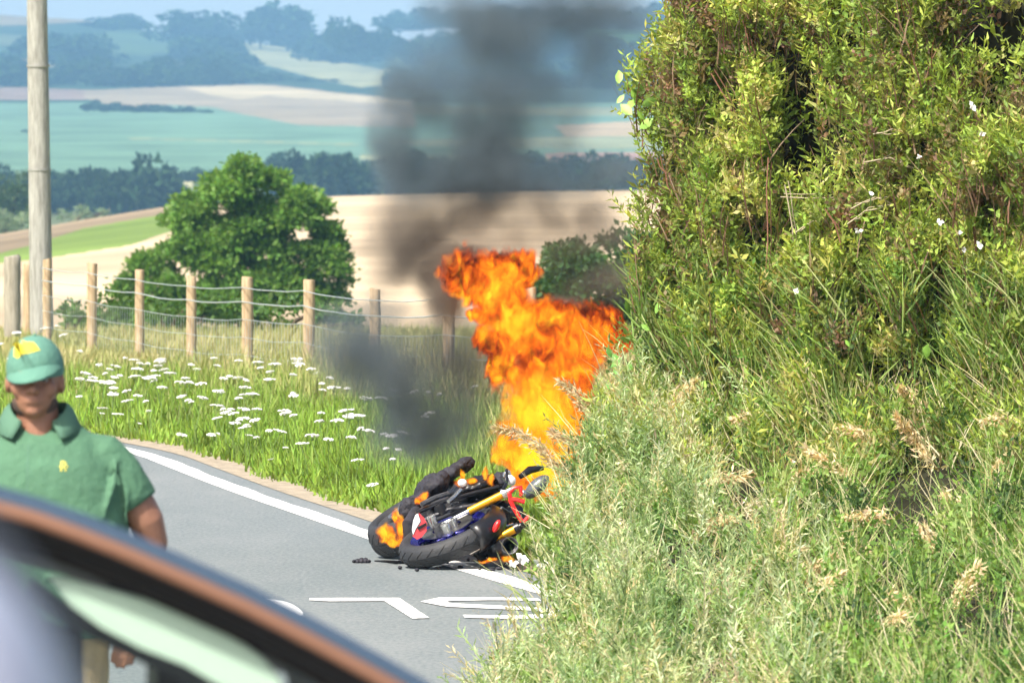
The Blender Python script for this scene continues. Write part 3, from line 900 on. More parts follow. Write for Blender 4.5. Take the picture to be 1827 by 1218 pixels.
# earth and dead stems at the heart of the bank
gxp = np.linspace(845, 2100, 110); gyp = np.linspace(-140, 1700, 130)
gx, gy_ = np.meshgrid(gxp, gyp)
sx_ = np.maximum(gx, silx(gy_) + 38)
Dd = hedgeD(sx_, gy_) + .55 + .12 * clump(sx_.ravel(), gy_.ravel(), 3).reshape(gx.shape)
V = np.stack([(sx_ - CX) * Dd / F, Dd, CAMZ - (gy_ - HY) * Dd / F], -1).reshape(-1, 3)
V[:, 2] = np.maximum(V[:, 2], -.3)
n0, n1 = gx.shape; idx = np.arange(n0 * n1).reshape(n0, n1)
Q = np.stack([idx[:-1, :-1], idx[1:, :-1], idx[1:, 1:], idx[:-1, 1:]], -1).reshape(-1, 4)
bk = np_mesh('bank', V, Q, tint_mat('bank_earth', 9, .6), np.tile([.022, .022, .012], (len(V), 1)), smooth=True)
tag(bk, kind='structure')

hedge = empty('hedgerow', (1.6, 36.5, 0), 'tall tangled hedge of small yellow-green leaves filling the upper right', 'hedge')
# leafy shoots
temps = [sprig_template(9, .42, .34, s, 1.0) for s in range(4)]
def shoots(name, N, mask, base_cols, size, parent=None, amp=.3, jit=.1, upw=1.0, temps=temps, thin=True, off=0):
    px, py = hedge_sample(N, mask)
    if thin:
        c = clump(px, py); keep = rng.random(len(px)) < np.clip(.72 + .8 * c, .06, 1); px, py = px[keep], py[keep]
    P = hedge_pos(px, py, amp, jit, off); n = len(P)
    ci = fnoise(np.stack([px, py], 1), .02, 41) + rng.normal(0, .35, n)
    cols = np.array(base_cols); order = np.clip(((ci + 1.1) / 2.2 * len(cols)).astype(int), 0, len(cols) - 1)
    cl = cols[order] * (1 + rng.uniform(-.28, .28, (n, 1))) * (1 + rng.uniform(-.1, .1, (n, 3)))
    Zd = np.stack([rng.normal(-.1, .5, n), rng.normal(-.35, .4, n), np.full(n, upw) + rng.normal(0, .35, n)], 1)
    X, Y, Z = frames(Zd)
    VV, QQ, CC, off_ = [], [], [], 0
    for k_, (tv, tf, tc) in enumerate(temps):
        s = np.arange(n) % len(temps) == k_
        V, Q, C = scatter(tv, tf, P[s], X[s], Y[s], Z[s], size * rng.uniform(.6, 1.4, s.sum()), cl[s], tc)
        VV.append(V); QQ.append(Q + off_); CC.append(C); off_ += len(V)
    return np_mesh(name, np.concatenate(VV), np.concatenate(QQ), M_leaf, np.concatenate(CC), parent)
YG = [(.22, .135, .085), (.22, .18, .08), (.16, .22, .05), (.21, .30, .055), (.27, .37, .065), (.34, .44, .08), (.44, .51, .11), (.48, .44, .18)]
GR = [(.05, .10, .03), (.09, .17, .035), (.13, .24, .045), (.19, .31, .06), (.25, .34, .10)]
SV = [(.16, .26, .09), (.30, .42, .18), (.44, .54, .28), (.56, .62, .38), (.58, .52, .30)]
up = lambda px, py: py < 640 + 60 * np.sin(px * .01)
lo = lambda px, py: py > 480
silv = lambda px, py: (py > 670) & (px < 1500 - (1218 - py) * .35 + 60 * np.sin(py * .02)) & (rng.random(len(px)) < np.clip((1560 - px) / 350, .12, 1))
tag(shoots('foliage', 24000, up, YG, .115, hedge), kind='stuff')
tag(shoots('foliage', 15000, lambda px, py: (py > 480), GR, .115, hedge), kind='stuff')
# narrow leaves, hanging and upright (willow-like), give the streaky texture
nt = [sprig_template(8, .30, .42, s + 10, .42) for s in range(4)]
tag(shoots('foliage', 17000, lambda px, py: (py < 860), YG[1:], .15, hedge, temps=nt, upw=1.6), kind='stuff')
# pale feathery herbs at the foot of the bank
ft = [sprig_template(22, .30, .19, s + 20, .28) for s in range(4)]
herbs = shoots('silvery_herbs', 19000, silv, SV, .23, None, amp=.42, jit=.09, temps=ft, upw=1.0)
tag(herbs, 'pale silvery green feathery herbs spilling over the foot of the bank', 'herbs', kind='stuff')

# grass blades all over the lower bank
def bank_blades(N, mask, base, hmin, hmax, w, amp=.34, lean=.45):
    px, py = hedge_sample(N, mask)
    c = clump(px, py); keep = rng.random(len(px)) < np.clip(.62 + .9 * c, .08, 1); px, py = px[keep], py[keep]
    P = hedge_pos(px, py, amp, .12); n = len(P)
    cols = np.array(base); cl = cols[rng.integers(0, len(cols), n)] * (1 + rng.uniform(-.25, .25, (n, 1)))
    Z = np.stack([rng.normal(0, lean, n) - .1, rng.normal(-.25, .3, n), np.ones(n)], 1)
    tw = np.stack([rng.normal(0, .8, n), np.ones(n), rng.normal(0, .1, n)], 1) * rng.choice([-1, 1], (n, 1))
    X, Y, Zn = frames(Z, tw)
    tv, tf = blade_template(4, .55)
    h = rng.uniform(hmin, hmax, n)
    P[:, 2] -= h * .5
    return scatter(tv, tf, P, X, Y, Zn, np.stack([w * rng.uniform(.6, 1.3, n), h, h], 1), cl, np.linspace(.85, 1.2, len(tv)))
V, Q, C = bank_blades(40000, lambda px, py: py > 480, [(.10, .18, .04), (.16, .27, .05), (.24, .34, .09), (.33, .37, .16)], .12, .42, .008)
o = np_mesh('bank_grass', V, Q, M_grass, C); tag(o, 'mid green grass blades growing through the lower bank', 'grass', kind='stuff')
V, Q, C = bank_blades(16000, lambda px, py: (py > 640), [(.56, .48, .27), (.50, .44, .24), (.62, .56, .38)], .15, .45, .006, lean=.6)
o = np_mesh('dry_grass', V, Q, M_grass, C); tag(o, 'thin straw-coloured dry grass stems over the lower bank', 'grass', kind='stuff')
V, Q, C = bank_blades(5500, lambda px, py: (py < 700), [(.20, .11, .07), (.26, .18, .11), (.13, .08, .05)], .15, .4, .007, lean=.25)
o = np_mesh('stems', V, Q, M_grass, C, hedge); tag(o, kind='stuff')

# larger leaves standing proud on the hedge edge
def big_leaves(spots, colr, s0, s1, name='leaf'):
    tv, tfl = leaf_template()
    for (a, b) in spots:
        Dd = float(hedgeD(np.array(a), np.array(b))) - random.uniform(.05, .3)
        mb = MB(); s = random.uniform(s0, s1)
        M = Matrix.Rotation(random.uniform(-1.2, 1.2), 3, 'Y') @ Matrix.Rotation(random.uniform(-.9, .5), 3, 'X') @ Matrix.Rotation(random.uniform(-.8, .8), 3, 'Z')
        p0 = W(a, b, Dd)
        mb.add([p0 + M @ (Vector(v) * s) for v in tv], [tuple(dict.fromkeys(f)) for f in tfl])
        o = mb.build(name, mat('broad_leaf_%d' % int(colr[1] * 100), colr, .5, noise=.2, nscale=40), hedge)
big_leaves([(1105, 150), (1120, 165), (1132, 180), (1118, 195), (1138, 165), (1100, 185), (1145, 190), (1128, 205), (1150, 215), (1140, 230)], (.20, .36, .05), .06, .10)
big_leaves([(1090, 655), (1102, 668), (1112, 690), (1098, 695), (1120, 705), (1108, 650), (1125, 660), (1090, 640), (1135, 680)], (.10, .26, .04), .06, .09)
big_leaves([(1160, 590), (1125, 560), (1150, 545), (1170, 560), (1140, 610), (1460, 600), (1520, 620), (1330, 700), (1250, 690), (1600, 560), (1190, 460), (1215, 480), (1300, 440), (1580, 700), (1650, 640)], (.17, .33, .05), .05, .09)

# bare arching twigs
M_twig = mat('twig', (.38, .32, .21), .8, noise=.2, nscale=60)
M_redtwig = mat('red_twig', (.22, .10, .06), .8)
for pts, m in [([(1395, 350), (1450, 352), (1500, 352), (1560, 362), (1625, 385)], M_twig), ([(1520, 372), (1560, 355), (1600, 368), (1630, 392)], M_twig),
               ([(1420, 412), (1450, 395), (1470, 390)], M_twig), ([(1510, 398), (1545, 378), (1590, 362)], M_twig), ([(1545, 58), (1590, 45), (1625, 32)], M_twig),
               ([(1560, 240), (1590, 228), (1615, 240)], M_twig), ([(1545, 290), (1590, 282), (1630, 300)], M_twig),
               ([(1470, 370), (1490, 400), (1502, 450)], M_redtwig), ([(1370, 280), (1368, 400), (1366, 480)], M_redtwig), ([(1310, 0), (1330, 60), (1350, 120)], M_redtwig),
               ([(1270, 130), (1290, 170), (1315, 215)], M_redtwig), ([(1170, 280), (1185, 310), (1200, 350)], M_redtwig), ([(1400, 330), (1410, 380), (1415, 430)], M_twig)]:
    mb = MB(); dd = float(hedgeD(np.array(pts[0][0]), np.array(pts[0][1]))) - .34; pts = [(p[0] + random.uniform(-3, 3), p[1] + random.uniform(-3, 3)) for a_, b_ in zip(pts, pts[1:]) for p in (a_, ((a_[0] + b_[0]) / 2, (a_[1] + b_[1]) / 2))] + [pts[-1]]
    mb.tube([W(a, b, dd) for a, b in pts], [.0038] * (len(pts) - 1) + [.001], 5)
    mb.tube([W(a + 6, b + 9 * math.sin(a), dd + .02) for a, b in pts], [.0025] * (len(pts) - 1) + [.001], 4); mb.build('twig', m, hedge)

# arching dry grass plumes, each a thing
M_plume = leaf_mat('plume', .3)
def plume(pts, w, tone, label):
    a_, b_ = np.array([float(pts[len(pts) // 2][0])]), np.array([float(pts[len(pts) // 2][1])])
    d0 = float(hedgeD(a_, b_)[0]) - .34 * (1 + .6 * min(max((b_[0] - 700) / 400, 0), 1)) * max(float(clump(a_, b_)[0]), 0) - random.uniform(.32, .42)
    P = [W(a, b, d0 + random.uniform(-.04, .04)) for a, b in pts]
    base = P[0] + Vector((random.uniform(-.05, .05), .15, -.35))
    e = empty('plumed_grass', tuple(base), label, 'grass plume', 'arching dry grass plumes on the bank')
    mb = MB(); mb.tube([base] + P, [.004] + [.003] * (len(P) - 1) + [.0015], 4); mb.build('stem', M_twig, e)
    pos, dr = [], []
    for i in range(len(P) - 1):
        L = (P[i + 1] - P[i]).length
        for q in range(int(L * 1300)):
            t = random.random(); f = (i + t) / (len(P) - 1)
            ww = w * math.sin(math.pi * min(max(f * .9 + .12, 0), 1)) ** .6
            pos.append(P[i].lerp(P[i + 1], t) + Vector((random.gauss(0, ww * .5), random.gauss(0, ww * .5), random.gauss(-.3 * ww, ww * .5))))
            dr.append((P[i + 1] - P[i]).normalized() + Vector((random.gauss(0, .5), random.gauss(0, .5), random.gauss(-.25, .5))))
    pos, dr = np.array(pos), np.array(dr)
    X, Y, Z = frames(dr); tv, tf = leaf_quad()
    V, Q, C = scatter(tv * [.35, 1, 1], tf, pos, X, Y, Z, rng.uniform(.02, .055, len(pos)), vary(tone, len(pos), .25, .08))
    np_mesh('seed_head', V, Q, M_plume, C, e)
TAN = (.74, .62, .40); PALE = (.72, .69, .52)
plumes = [([(1660, 770), (1650, 740), (1620, 700), (1605, 690)], TAN), ([(1660, 820), (1630, 780), (1600, 742)], TAN), ([(1827, 760), (1790, 745), (1755, 750)], TAN),
          ([(1490, 960), (1510, 960), (1560, 990)], TAN), ([(1410, 1110), (1440, 1060), (1500, 1020)], TAN), ([(1480, 1000), (1440, 960), (1400, 985)], TAN), ([(1540, 850), (1510, 840), (1440, 800)], TAN),
          ([(1370, 740), (1340, 738), (1310, 745)], TAN), ([(1500, 1160), (1550, 1125), (1610, 1095)], TAN), ([(1640, 930), (1660, 960), (1670, 990)], TAN), ([(1560, 800), (1540, 770), (1500, 760)], TAN),
          ([(1420, 1080), (1440, 1020), (1490, 990)], TAN), ([(1600, 930), (1560, 915), (1500, 925)], TAN), ([(1340, 1010), (1360, 990), (1430, 980)], TAN), ([(1240, 880), (1280, 850), (1340, 845)], TAN),
          ([(1180, 800), (1230, 790), (1290, 820)], PALE), ([(1190, 740), (1215, 700), (1240, 680)], TAN), ([(1300, 1140), (1330, 1110), (1380, 1100)], TAN), ([(1700, 1090), (1720, 1040), (1745, 1010)], TAN),
          ([(1340, 1200), (1400, 1190), (1470, 1200)], PALE), ([(1140, 1060), (1180, 1040), (1240, 1050)], PALE), ([(1400, 850), (1440, 838), (1480, 860)], TAN), ([(1770, 870), (1780, 830), (1800, 810)], TAN),
          ([(1070, 960), (1110, 940), (1150, 950)], PALE), ([(1020, 1060), (1050, 1030), (1090, 1020)], PALE), ([(1330, 900), (1380, 890), (1420, 905)], PALE), ([(1560, 1080), (1600, 1060), (1660, 1075)], TAN),
          ([(1080, 860), (1110, 830), (1140, 820)], PALE), ([(1150, 900), (1190, 880), (1230, 885)], TAN), ([(1240, 960), (1270, 930), (1310, 925)], TAN), ([(1680, 870), (1700, 900), (1710, 940)], TAN)]
for pts, tone in plumes:
    plume(pts, .036, tone, 'arching straw-coloured grass plume drooping over the green bank' if tone is TAN else 'arching pale cream grass plume among the silvery herbs')
# plumes standing in front of the flames
for pts, lb in [([(1075, 800), (1050, 730), (1020, 690), (1000, 680)], 'pale grass plume leaning left across the middle of the flames'),
                ([(1090, 830), (1075, 760), (1055, 720), (1045, 712)], 'pale grass plume just left of the green leaves in front of the flames'),
                ([(1010, 850), (960, 790), (920, 768), (885, 762)], 'feathery plume reaching left across the base of the flames'),
                ([(1060, 850), (1040, 800), (1000, 775), (985, 770)], 'drooping tan plume in front of the lower right of the flames'),
                ([(1090, 900), (1060, 860), (1020, 830), (990, 825)], 'low tan plume above the headlamp of the motorcycle')]:
    plume(pts, .03, (.58, .47, .30), lb)

# white bindweed blooms and scraps on the bank
def bloom(a, b, s, lab):
    dd = float(hedgeD(np.array(a), np.array(b))) - .36
    c = W(a, b, dd); e = empty('white_bloom', tuple(c), lab, 'flower')
    r = random.Random(a)
    mb = MB()
    for q in range(r.choice((4, 5, 6))):
        a_ = q * 1.3 + r.uniform(-.3, .3); M = Matrix.Rotation(a_, 3, 'Y') @ Matrix.Rotation(r.uniform(-.8, .8), 3, 'Z')
        tip = M @ Vector((s * r.uniform(.7, 1.3), 0, 0)); w_ = M @ Vector((0, s * .15, s * .42))
        mb.add([c, c + tip * .5 + w_, c + tip + Vector((0, -s * .3, 0)), c + tip * .5 - w_, c + tip * .55 + Vector((0, -s * .25, 0))], [(0, 1, 4), (1, 2, 4), (2, 3, 4), (3, 0, 4)])
    mb.build('petals', M_white, e)
    mb = MB(); mb.tube([c + Vector((0, .01, 0)), c + Vector((0, .06, -.06))], .003, 4); mb.build('stem', M_stem, e)
for a, b, s, lb in [(1736, 190, .034, 'white bloom highest on the right of the hedge'), (1753, 238, .03, 'white bloom just below the highest one at the right'), (1532, 412, .03, 'white bloom under the bare arching twigs'),
                    (1676, 395, .03, 'white bloom right of the arching twigs'), (1748, 438, .03, 'white bloom rightmost in the middle of the hedge'), (1720, 445, .026, 'small white bloom beside the rightmost one'),
                    (1554, 345, .022, 'small white bloom above the arching twigs'), (1712, 415, .02, 'tiny white bloom between two larger ones at the right'), (1433, 957, .02, 'single white bloom low in the green bank'),
                    (1428, 1192, .016, 'white bloom at the bottom edge of the bank'), (1420, 520, .026, 'pale bloom in the middle of the hedge'), (1640, 280, .018, 'small white bloom left of the dark hollow'),
                    (932, 997, .032, 'large white bloom at the bank edge right of the front wheel'), (966, 1005, .032, 'large white bloom second from the motorcycle'), (915, 1004, .022, 'white bloom touching the motorcycle exhaust'),
                    (1416, 823, .016, 'tiny white bloom beside a straw plume')]:
    bloom(a, b, s * (1.2 if a < 1000 else .75), lb)

# ------------------------------------------------------------------ fire and smoke
def blob_field(nt, P, blobs, warp=None):
    L = nt.links; prev = None
    for (c, r) in blobs:
        s = nt.nodes.new('ShaderNodeVectorMath'); s.operation = 'SUBTRACT'; s.inputs[1].default_value = c
        L.new(P, s.inputs[0])
        d = nt.nodes.new('ShaderNodeVectorMath'); d.operation = 'DIVIDE'; d.inputs[1].default_value = r
        L.new(s.outputs[0], d.inputs[0])
        l = nt.nodes.new('ShaderNodeVectorMath'); l.operation = 'LENGTH'; L.new(d.outputs[0], l.inputs[0])
        m = nt.nodes.new('ShaderNodeMath'); m.operation = 'SUBTRACT'; m.inputs[0].default_value = 1; L.new(l.outputs[1], m.inputs[1])
        if prev is None: prev = m.outputs[0]
        else:
            x = nt.nodes.new('ShaderNodeMath'); x.operation = 'SMOOTH_MAX'; x.inputs[2].default_value = .25
            L.new(prev, x.inputs[0]); L.new(m.outputs[0], x.inputs[1]); prev = x.outputs[0]
    return prev
def math_(nt, op, a, b, c=None):
    m = nt.nodes.new('ShaderNodeMath'); m.operation = op
    for i, v in enumerate((a, b, c)):
        if v is None: continue
        if isinstance(v, (int, float)): m.inputs[i].default_value = v
        else: nt.links.new(v, m.inputs[i])
    return m.outputs[0]
def warped(nt, amp1, s1, amp2, s2, stretch=(1, 1, .6)):
    tc = nt.nodes.new('ShaderNodeTexCoord'); P = tc.outputs['Object']
    mp = nt.nodes.new('ShaderNodeMapping'); mp.inputs['Scale'].default_value = stretch; nt.links.new(P, mp.inputs[0])
    cur = P
    for amp, sc_ in ((amp1, s1), (amp2, s2)):
        n = nt.nodes.new('ShaderNodeTexNoise'); n.inputs['Scale'].default_value = sc_; n.inputs['Detail'].default_value = 1
        nt.links.new(mp.outputs[0], n.inputs['Vector'])
        s = nt.nodes.new('ShaderNodeVectorMath'); s.operation = 'SUBTRACT'; s.inputs[1].default_value = (.5, .5, .5); nt.links.new(n.outputs['Color'], s.inputs[0])
        k_ = nt.nodes.new('ShaderNodeVectorMath'); k_.operation = 'MULTIPLY_ADD'; k_.inputs[1].default_value = (amp, amp, amp)
        nt.links.new(s.outputs[0], k_.inputs[0]); nt.links.new(cur, k_.inputs[2]); cur = k_.outputs[0]
    return P, mp.outputs[0], cur
def ramp(nt, fac, stops):
    cr = nt.nodes.new('ShaderNodeValToRGB')
    while len(cr.color_ramp.elements) < len(stops): cr.color_ramp.elements.new(.5)
    for e, (p, c) in zip(cr.color_ramp.elements, stops): e.position = p; e.color = (*c, 1)
    nt.links.new(fac, cr.inputs[0]); return cr.outputs[0]
FIRE_STOPS = [(0, (.02, .006, .004)), (.16, (.13, .018, .006)), (.34, (.62, .07, .008)), (.52, (.95, .17, .008)), (.72, (1.0, .36, .01)), (1.0, (1.05, .68, .03))]
def fire_mat(name, blobs, cores, sigma=48, bias=0.0, s1=5, s2=16, darks=None):
    m = bpy.data.materials.new(name); m.use_nodes = True; nt = m.node_tree; nt.nodes.remove(nt.nodes['Principled BSDF'])
    P, SP, Wp = warped(nt, .26, s1, .10, s2)
    Fd = blob_field(nt, Wp, blobs)
    n = nt.nodes.new('ShaderNodeTexNoise'); n.inputs['Scale'].default_value = 15; n.inputs['Detail'].default_value = 5; n.inputs['Roughness'].default_value = .62
    n.inputs['Distortion'].default_value = .9
    nt.links.new(SP, n.inputs['Vector'])
    nn = math_(nt, 'SUBTRACT', n.outputs[0], .5)
    edge = math_(nt, 'MULTIPLY_ADD', nn, 1.25, Fd)
    mr = nt.nodes.new('ShaderNodeMapRange'); mr.interpolation_type = 'SMOOTHSTEP'
    mr.inputs[1].default_value = .0; mr.inputs[2].default_value = .42; nt.links.new(edge, mr.inputs[0])
    dens = math_(nt, 'MULTIPLY', mr.outputs[0], sigma)
    t = math_(nt, 'MULTIPLY_ADD', nn, 3.4, math_(nt, 'MULTIPLY_ADD', Fd, .9, .20 + bias))
    if cores:
        Cf = blob_field(nt, Wp, cores)
        t = math_(nt, 'ADD', t, math_(nt, 'MAXIMUM', math_(nt, 'MULTIPLY', Cf, 1.15), 0.0))
    if darks:
        Df = blob_field(nt, Wp, darks)
        t = math_(nt, 'SUBTRACT', t, math_(nt, 'MAXIMUM', math_(nt, 'MULTIPLY', Df, .5), 0.0))
    c = ramp(nt, t, FIRE_STOPS)
    em = nt.nodes.new('ShaderNodeEmission'); nt.links.new(c, em.inputs['Color'])
    nt.links.new(math_(nt, 'MULTIPLY', dens, .95), em.inputs['Strength'])
    ab = nt.nodes.new('ShaderNodeVolumeAbsorption'); ab.inputs['Color'].default_value = (0, 0, 0, 1); nt.links.new(dens, ab.inputs['Density'])
    ad = nt.nodes.new('ShaderNodeAddShader'); nt.links.new(em.outputs[0], ad.inputs[0]); nt.links.new(ab.outputs[0], ad.inputs[1])
    nt.links.new(ad.outputs[0], nt.nodes['Material Output'].inputs['Volume'])
    try: m.cycles.volume_step_rate = .32
    except Exception: pass
    return m
def BL(lst, D, depth):
    out = []
    for b in lst:
        x, y, rx, ry = b[:4]; dd = b[4] if len(b) > 4 else 0
        out.append((tuple(W(x, y, D + dd)), (rx * D / F, depth * min(1, (rx + ry) / 130), ry * D / F)))
    return out
def domain(name, blobs, m, pad=.10):
    """closed hull built from an ellipsoid-bounding box of the blobs"""
    lo_ = Vector((min(c[i] - r[i] for c, r in blobs) - pad for i in range(3))); hi_ = Vector((max(c[i] + r[i] for c, r in blobs) + pad for i in range(3)))
    mb = MB(); mb.box((lo_ + hi_) / 2, hi_ - lo_)
    return mb.build(name, m, smooth=False)
FB = BL([(830, 486, 50, 30), (885, 484, 66, 38), (925, 478, 34, 30), (870, 515, 55, 34), (850, 560, 26, 20), (865, 620, 30, 34), (890, 660, 26, 40), (905, 545, 55, 60), (950, 590, 85, 62), (1020, 585, 75, 52), (1075, 585, 50, 38), (1110, 615, 36, 22), (985, 650, 85, 60), (995, 715, 82, 66), (980, 780, 88, 62), (940, 815, 52, 46), (1020, 820, 56, 48), (975, 855, 60, 30)], 39.35, .30)
FC = BL([(975, 740, 72, 95), (960, 810, 75, 60), (1010, 840, 50, 30), (890, 520, 34, 42), (915, 580, 50, 36), (985, 690, 40, 40)], 39.35, .35)
FD = BL([(825, 475, 60, 30), (900, 462, 70, 24), (1085, 560, 60, 40), (1115, 610, 45, 60), (860, 640, 34, 60), (960, 640, 70, 34), (1070, 680, 40, 60), (1040, 545, 60, 26)], 39.3, .4)
fire = domain('fire', FB, fire_mat('flames', FB, FC, darks=FD), .22)
tag(fire, 'tall orange and yellow flames rising from the motorcycle', 'fire', kind='thing')

def smoke_mat(name, blobs, sigma, col_, s1=2.2, nsc=3.5):
    m = bpy.data.materials.new(name); m.use_nodes = True; nt = m.node_tree; nt.nodes.remove(nt.nodes['Principled BSDF'])
    P, SP, Wp = warped(nt, .30, s1, .10, 7, (1, 1, .9))
    prev = None
    for (c, r), wgt in blobs:      # weighted sum of soft puffs
        f = blob_field(nt, Wp, [(c, r)])
        mr = nt.nodes.new('ShaderNodeMapRange'); mr.interpolation_type = 'SMOOTHSTEP'; mr.inputs[1].default_value = 0; mr.inputs[2].default_value = .8; mr.inputs[4].default_value = wgt
        nt.links.new(f, mr.inputs[0])
        prev = mr.outputs[0] if prev is None else math_(nt, 'ADD', prev, mr.outputs[0])
    n = nt.nodes.new('ShaderNodeTexNoise'); n.inputs['Scale'].default_value = nsc; n.inputs['Detail'].default_value = 4; n.inputs['Roughness'].default_value = .55
    nt.links.new(SP, n.inputs['Vector'])
    mr = nt.nodes.new('ShaderNodeMapRange'); mr.inputs[1].default_value = .32; mr.inputs[2].default_value = .68; mr.inputs[3].default_value = .35; mr.inputs[4].default_value = 1.45
    nt.links.new(n.outputs[0], mr.inputs[0])
    dens = math_(nt, 'MULTIPLY', math_(nt, 'MULTIPLY', prev, mr.outputs[0]), sigma)
    v = nt.nodes.new('ShaderNodeVolumePrincipled'); v.inputs['Color'].default_value = (*col_, 1); v.inputs['Anisotropy'].default_value = 0
    nt.links.new(dens, v.inputs['Density']); nt.links.new(v.outputs[0], nt.nodes['Material Output'].inputs['Volume'])
    return m
def SB(lst, D, depth):
    return [(BL([b[:4]], D, depth)[0], b[4]) for b in lst]
SM_UP = SB([(700, 285, 70, 70, 1.1), (745, 200, 75, 70, .6), (870, 250, 95, 95, 1.6), (900, 150, 110, 85, 1.0), (900, 60, 130, 70, 1.2), (820, 20, 90, 50, .8), (1010, 20, 130, 55, .9), (690, 250, 60, 90, 1.0), (720, 160, 60, 60, .6), (880, 300, 60, 60, 1.0),
            (1090, 320, 90, 45, 1.0), (1000, 200, 90, 90, .45), (780, 310, 120, 60, .55), (1130, 20, 90, 60, .6), (900, 320, 190, 60, .35), (960, -60, 220, 80, .8), (850, 200, 210, 200, .75), (1080, 60, 150, 110, .5), (720, 330, 90, 50, .6), (1080, 130, 110, 110, .35), (950, 300, 200, 70, .4)], 39.4, .40)
sm = domain('smoke_column', [b for b, w in SM_UP], smoke_mat('smoke', SM_UP, 4.8, (.18, .23, .26)))
tag(sm, 'wide grey column of smoke drifting up in front of the hills', 'smoke', kind='thing')
SM_MID = SB([(785, 520, 62, 66, 3.2), (830, 478, 70, 34, 2.6), (735, 430, 100, 100, .55), (700, 480, 60, 70, .4), (800, 420, 80, 60, .7), (775, 455, 75, 60, 1.0), (740, 480, 60, 60, .6), (900, 410, 240, 90, .9), (1000, 380, 180, 80, .6), (740, 390, 120, 80, .6), (860, 350, 160, 60, .6), (770, 420, 120, 60, .4), (850, 380, 90, 70, .4), (1060, 400, 90, 60, .6), (1110, 500, 60, 60, .5), (1050, 500, 90, 50, .35), (1000, 535, 60, 22, 1.5), (700, 380, 70, 50, .3)], 39.5, .30)
sm = domain('smoke_puff', [b for b, w in SM_MID], smoke_mat('brown_smoke', SM_MID, 4.6, (.27, .23, .19)))
tag(sm, 'dark brown puff of smoke curling left off the top of the flames', 'smoke', kind='thing')
SM_LOW = SB([(630, 620, 120, 105, 1.3), (760, 700, 110, 130, .6), (700, 670, 100, 95, 1.1), (745, 770, 70, 95, 1.3), (620, 690, 60, 60, .5), (690, 555, 60, 50, .45), (810, 640, 100, 110, .75), (820, 760, 80, 90, .55), (690, 790, 60, 60, .35), (860, 700, 80, 120, .5), (740, 690, 150, 150, .35)], 39.9, .35)
sm = domain('ground_smoke', [b for b, w in SM_LOW], smoke_mat('low_smoke', SM_LOW, 5.2, (.18, .22, .24)))
tag(sm, 'low bluish grey smoke drifting left over the grass behind the motorcycle', 'smoke', kind='thing')

def small_flame(blobs, D, label, sigma=50, bias=.12, depth=.06):
    b = BL(blobs, D, depth)
    b = [(c, (r[0], max(r[1], .03), r[2])) for c, r in b]
    m = fire_mat('small_flames', b, None, sigma, bias, 9, 30)
    # shrink the warp so that the little flame keeps its place
    for n in m.node_tree.nodes:
        if n.type == 'VECT_MATH' and n.operation == 'MULTIPLY_ADD': n.inputs[1].default_value = tuple(x * .3 for x in n.inputs[1].default_value)
        if n.type == 'TEX_NOISE' and n.inputs['Detail'].default_value > 2: n.inputs['Scale'].default_value = 24
    o = domain('flame', b, m, .02); tag(o, label, 'flame', 'small flames licking the motorcycle')
small_flame([(692, 950, 20, 18), (716, 940, 9, 24), (708, 918, 6, 16), (700, 965, 22, 9)], 38.62, 'small orange flame burning on the left tyre')
small_flame([(748, 893, 8, 10), (757, 884, 10, 8)], 38.45, 'tiny orange flame above the red and white panel')
small_flame([(820, 858, 14, 10), (838, 858, 10, 7), (826, 845, 6, 10)], 38.5, 'small orange flame above the white footrest')
small_flame([(868, 848, 8, 14), (878, 860, 8, 12)], 38.5, 'upright small flame above the gold fork')
small_flame([(902, 996, 15, 8), (868, 1000, 16, 5)], 38.15, 'low flame on the road under the exhaust')

# ------------------------------------------------------------------ the motorcycle, lying on its side
M_tyre = mat('tyre_rubber', (.022, .023, .026), .62, noise=.25, nscale=30, bump=.25, bscale=120)
M_burnt = mat('burnt_plastic', (.016, .015, .022), .75, noise=.5, nscale=18, bump=.6, bscale=25)
M_blk = mat('black_plastic', (.009, .009, .011), .35, spec=.5, noise=.2, nscale=30)
M_eng = mat('engine_grey', (.10, .10, .105), .4, .6, noise=.4, nscale=25, bump=.4, bscale=60)
M_sil = mat('bright_alloy', (.62, .62, .60), .22, .9, noise=.15, nscale=40)
M_gold = mat('gold_anodised', (.85, .42, .02), .32, .75)
M_red = mat('red_paint', (.72, .015, .012), .3, coat=.5)
M_wht = mat('white_paint', (.72, .72, .74), .4, noise=.15, nscale=30)
M_pink = mat('red_fairing', (.65, .05, .06), .35, coat=.3)
M_blue = mat('blue_rim', (.02, .02, .22), .25, .6, coat=.6)
M_disc = mat('brake_disc', (.30, .29, .27), .35, .9, noise=.3, nscale=60)
M_screen = mat('smoked_screen', (.07, .08, .09), .3, .0, spec=.8, noise=.35, nscale=14)
D0 = 38.35
bike = empty('motorcycle', tuple(W(800, 1005, 38.5)), 'burning black sports motorcycle lying on its side across the road edge line', 'motorcycle')
Bp = lambda x, y, d=D0: W(x, y, d)
def basis(deg, a):
    r = math.radians(deg); q = math.radians(a)
    u = Vector((math.cos(r), 0, math.sin(r))); v = Vector((0, math.cos(q), math.sin(q)))
    v = (v - u * v.dot(u)).normalized(); n = u.cross(v)
    if n.z < 0: n = -n; v = -v
    return u, v, n
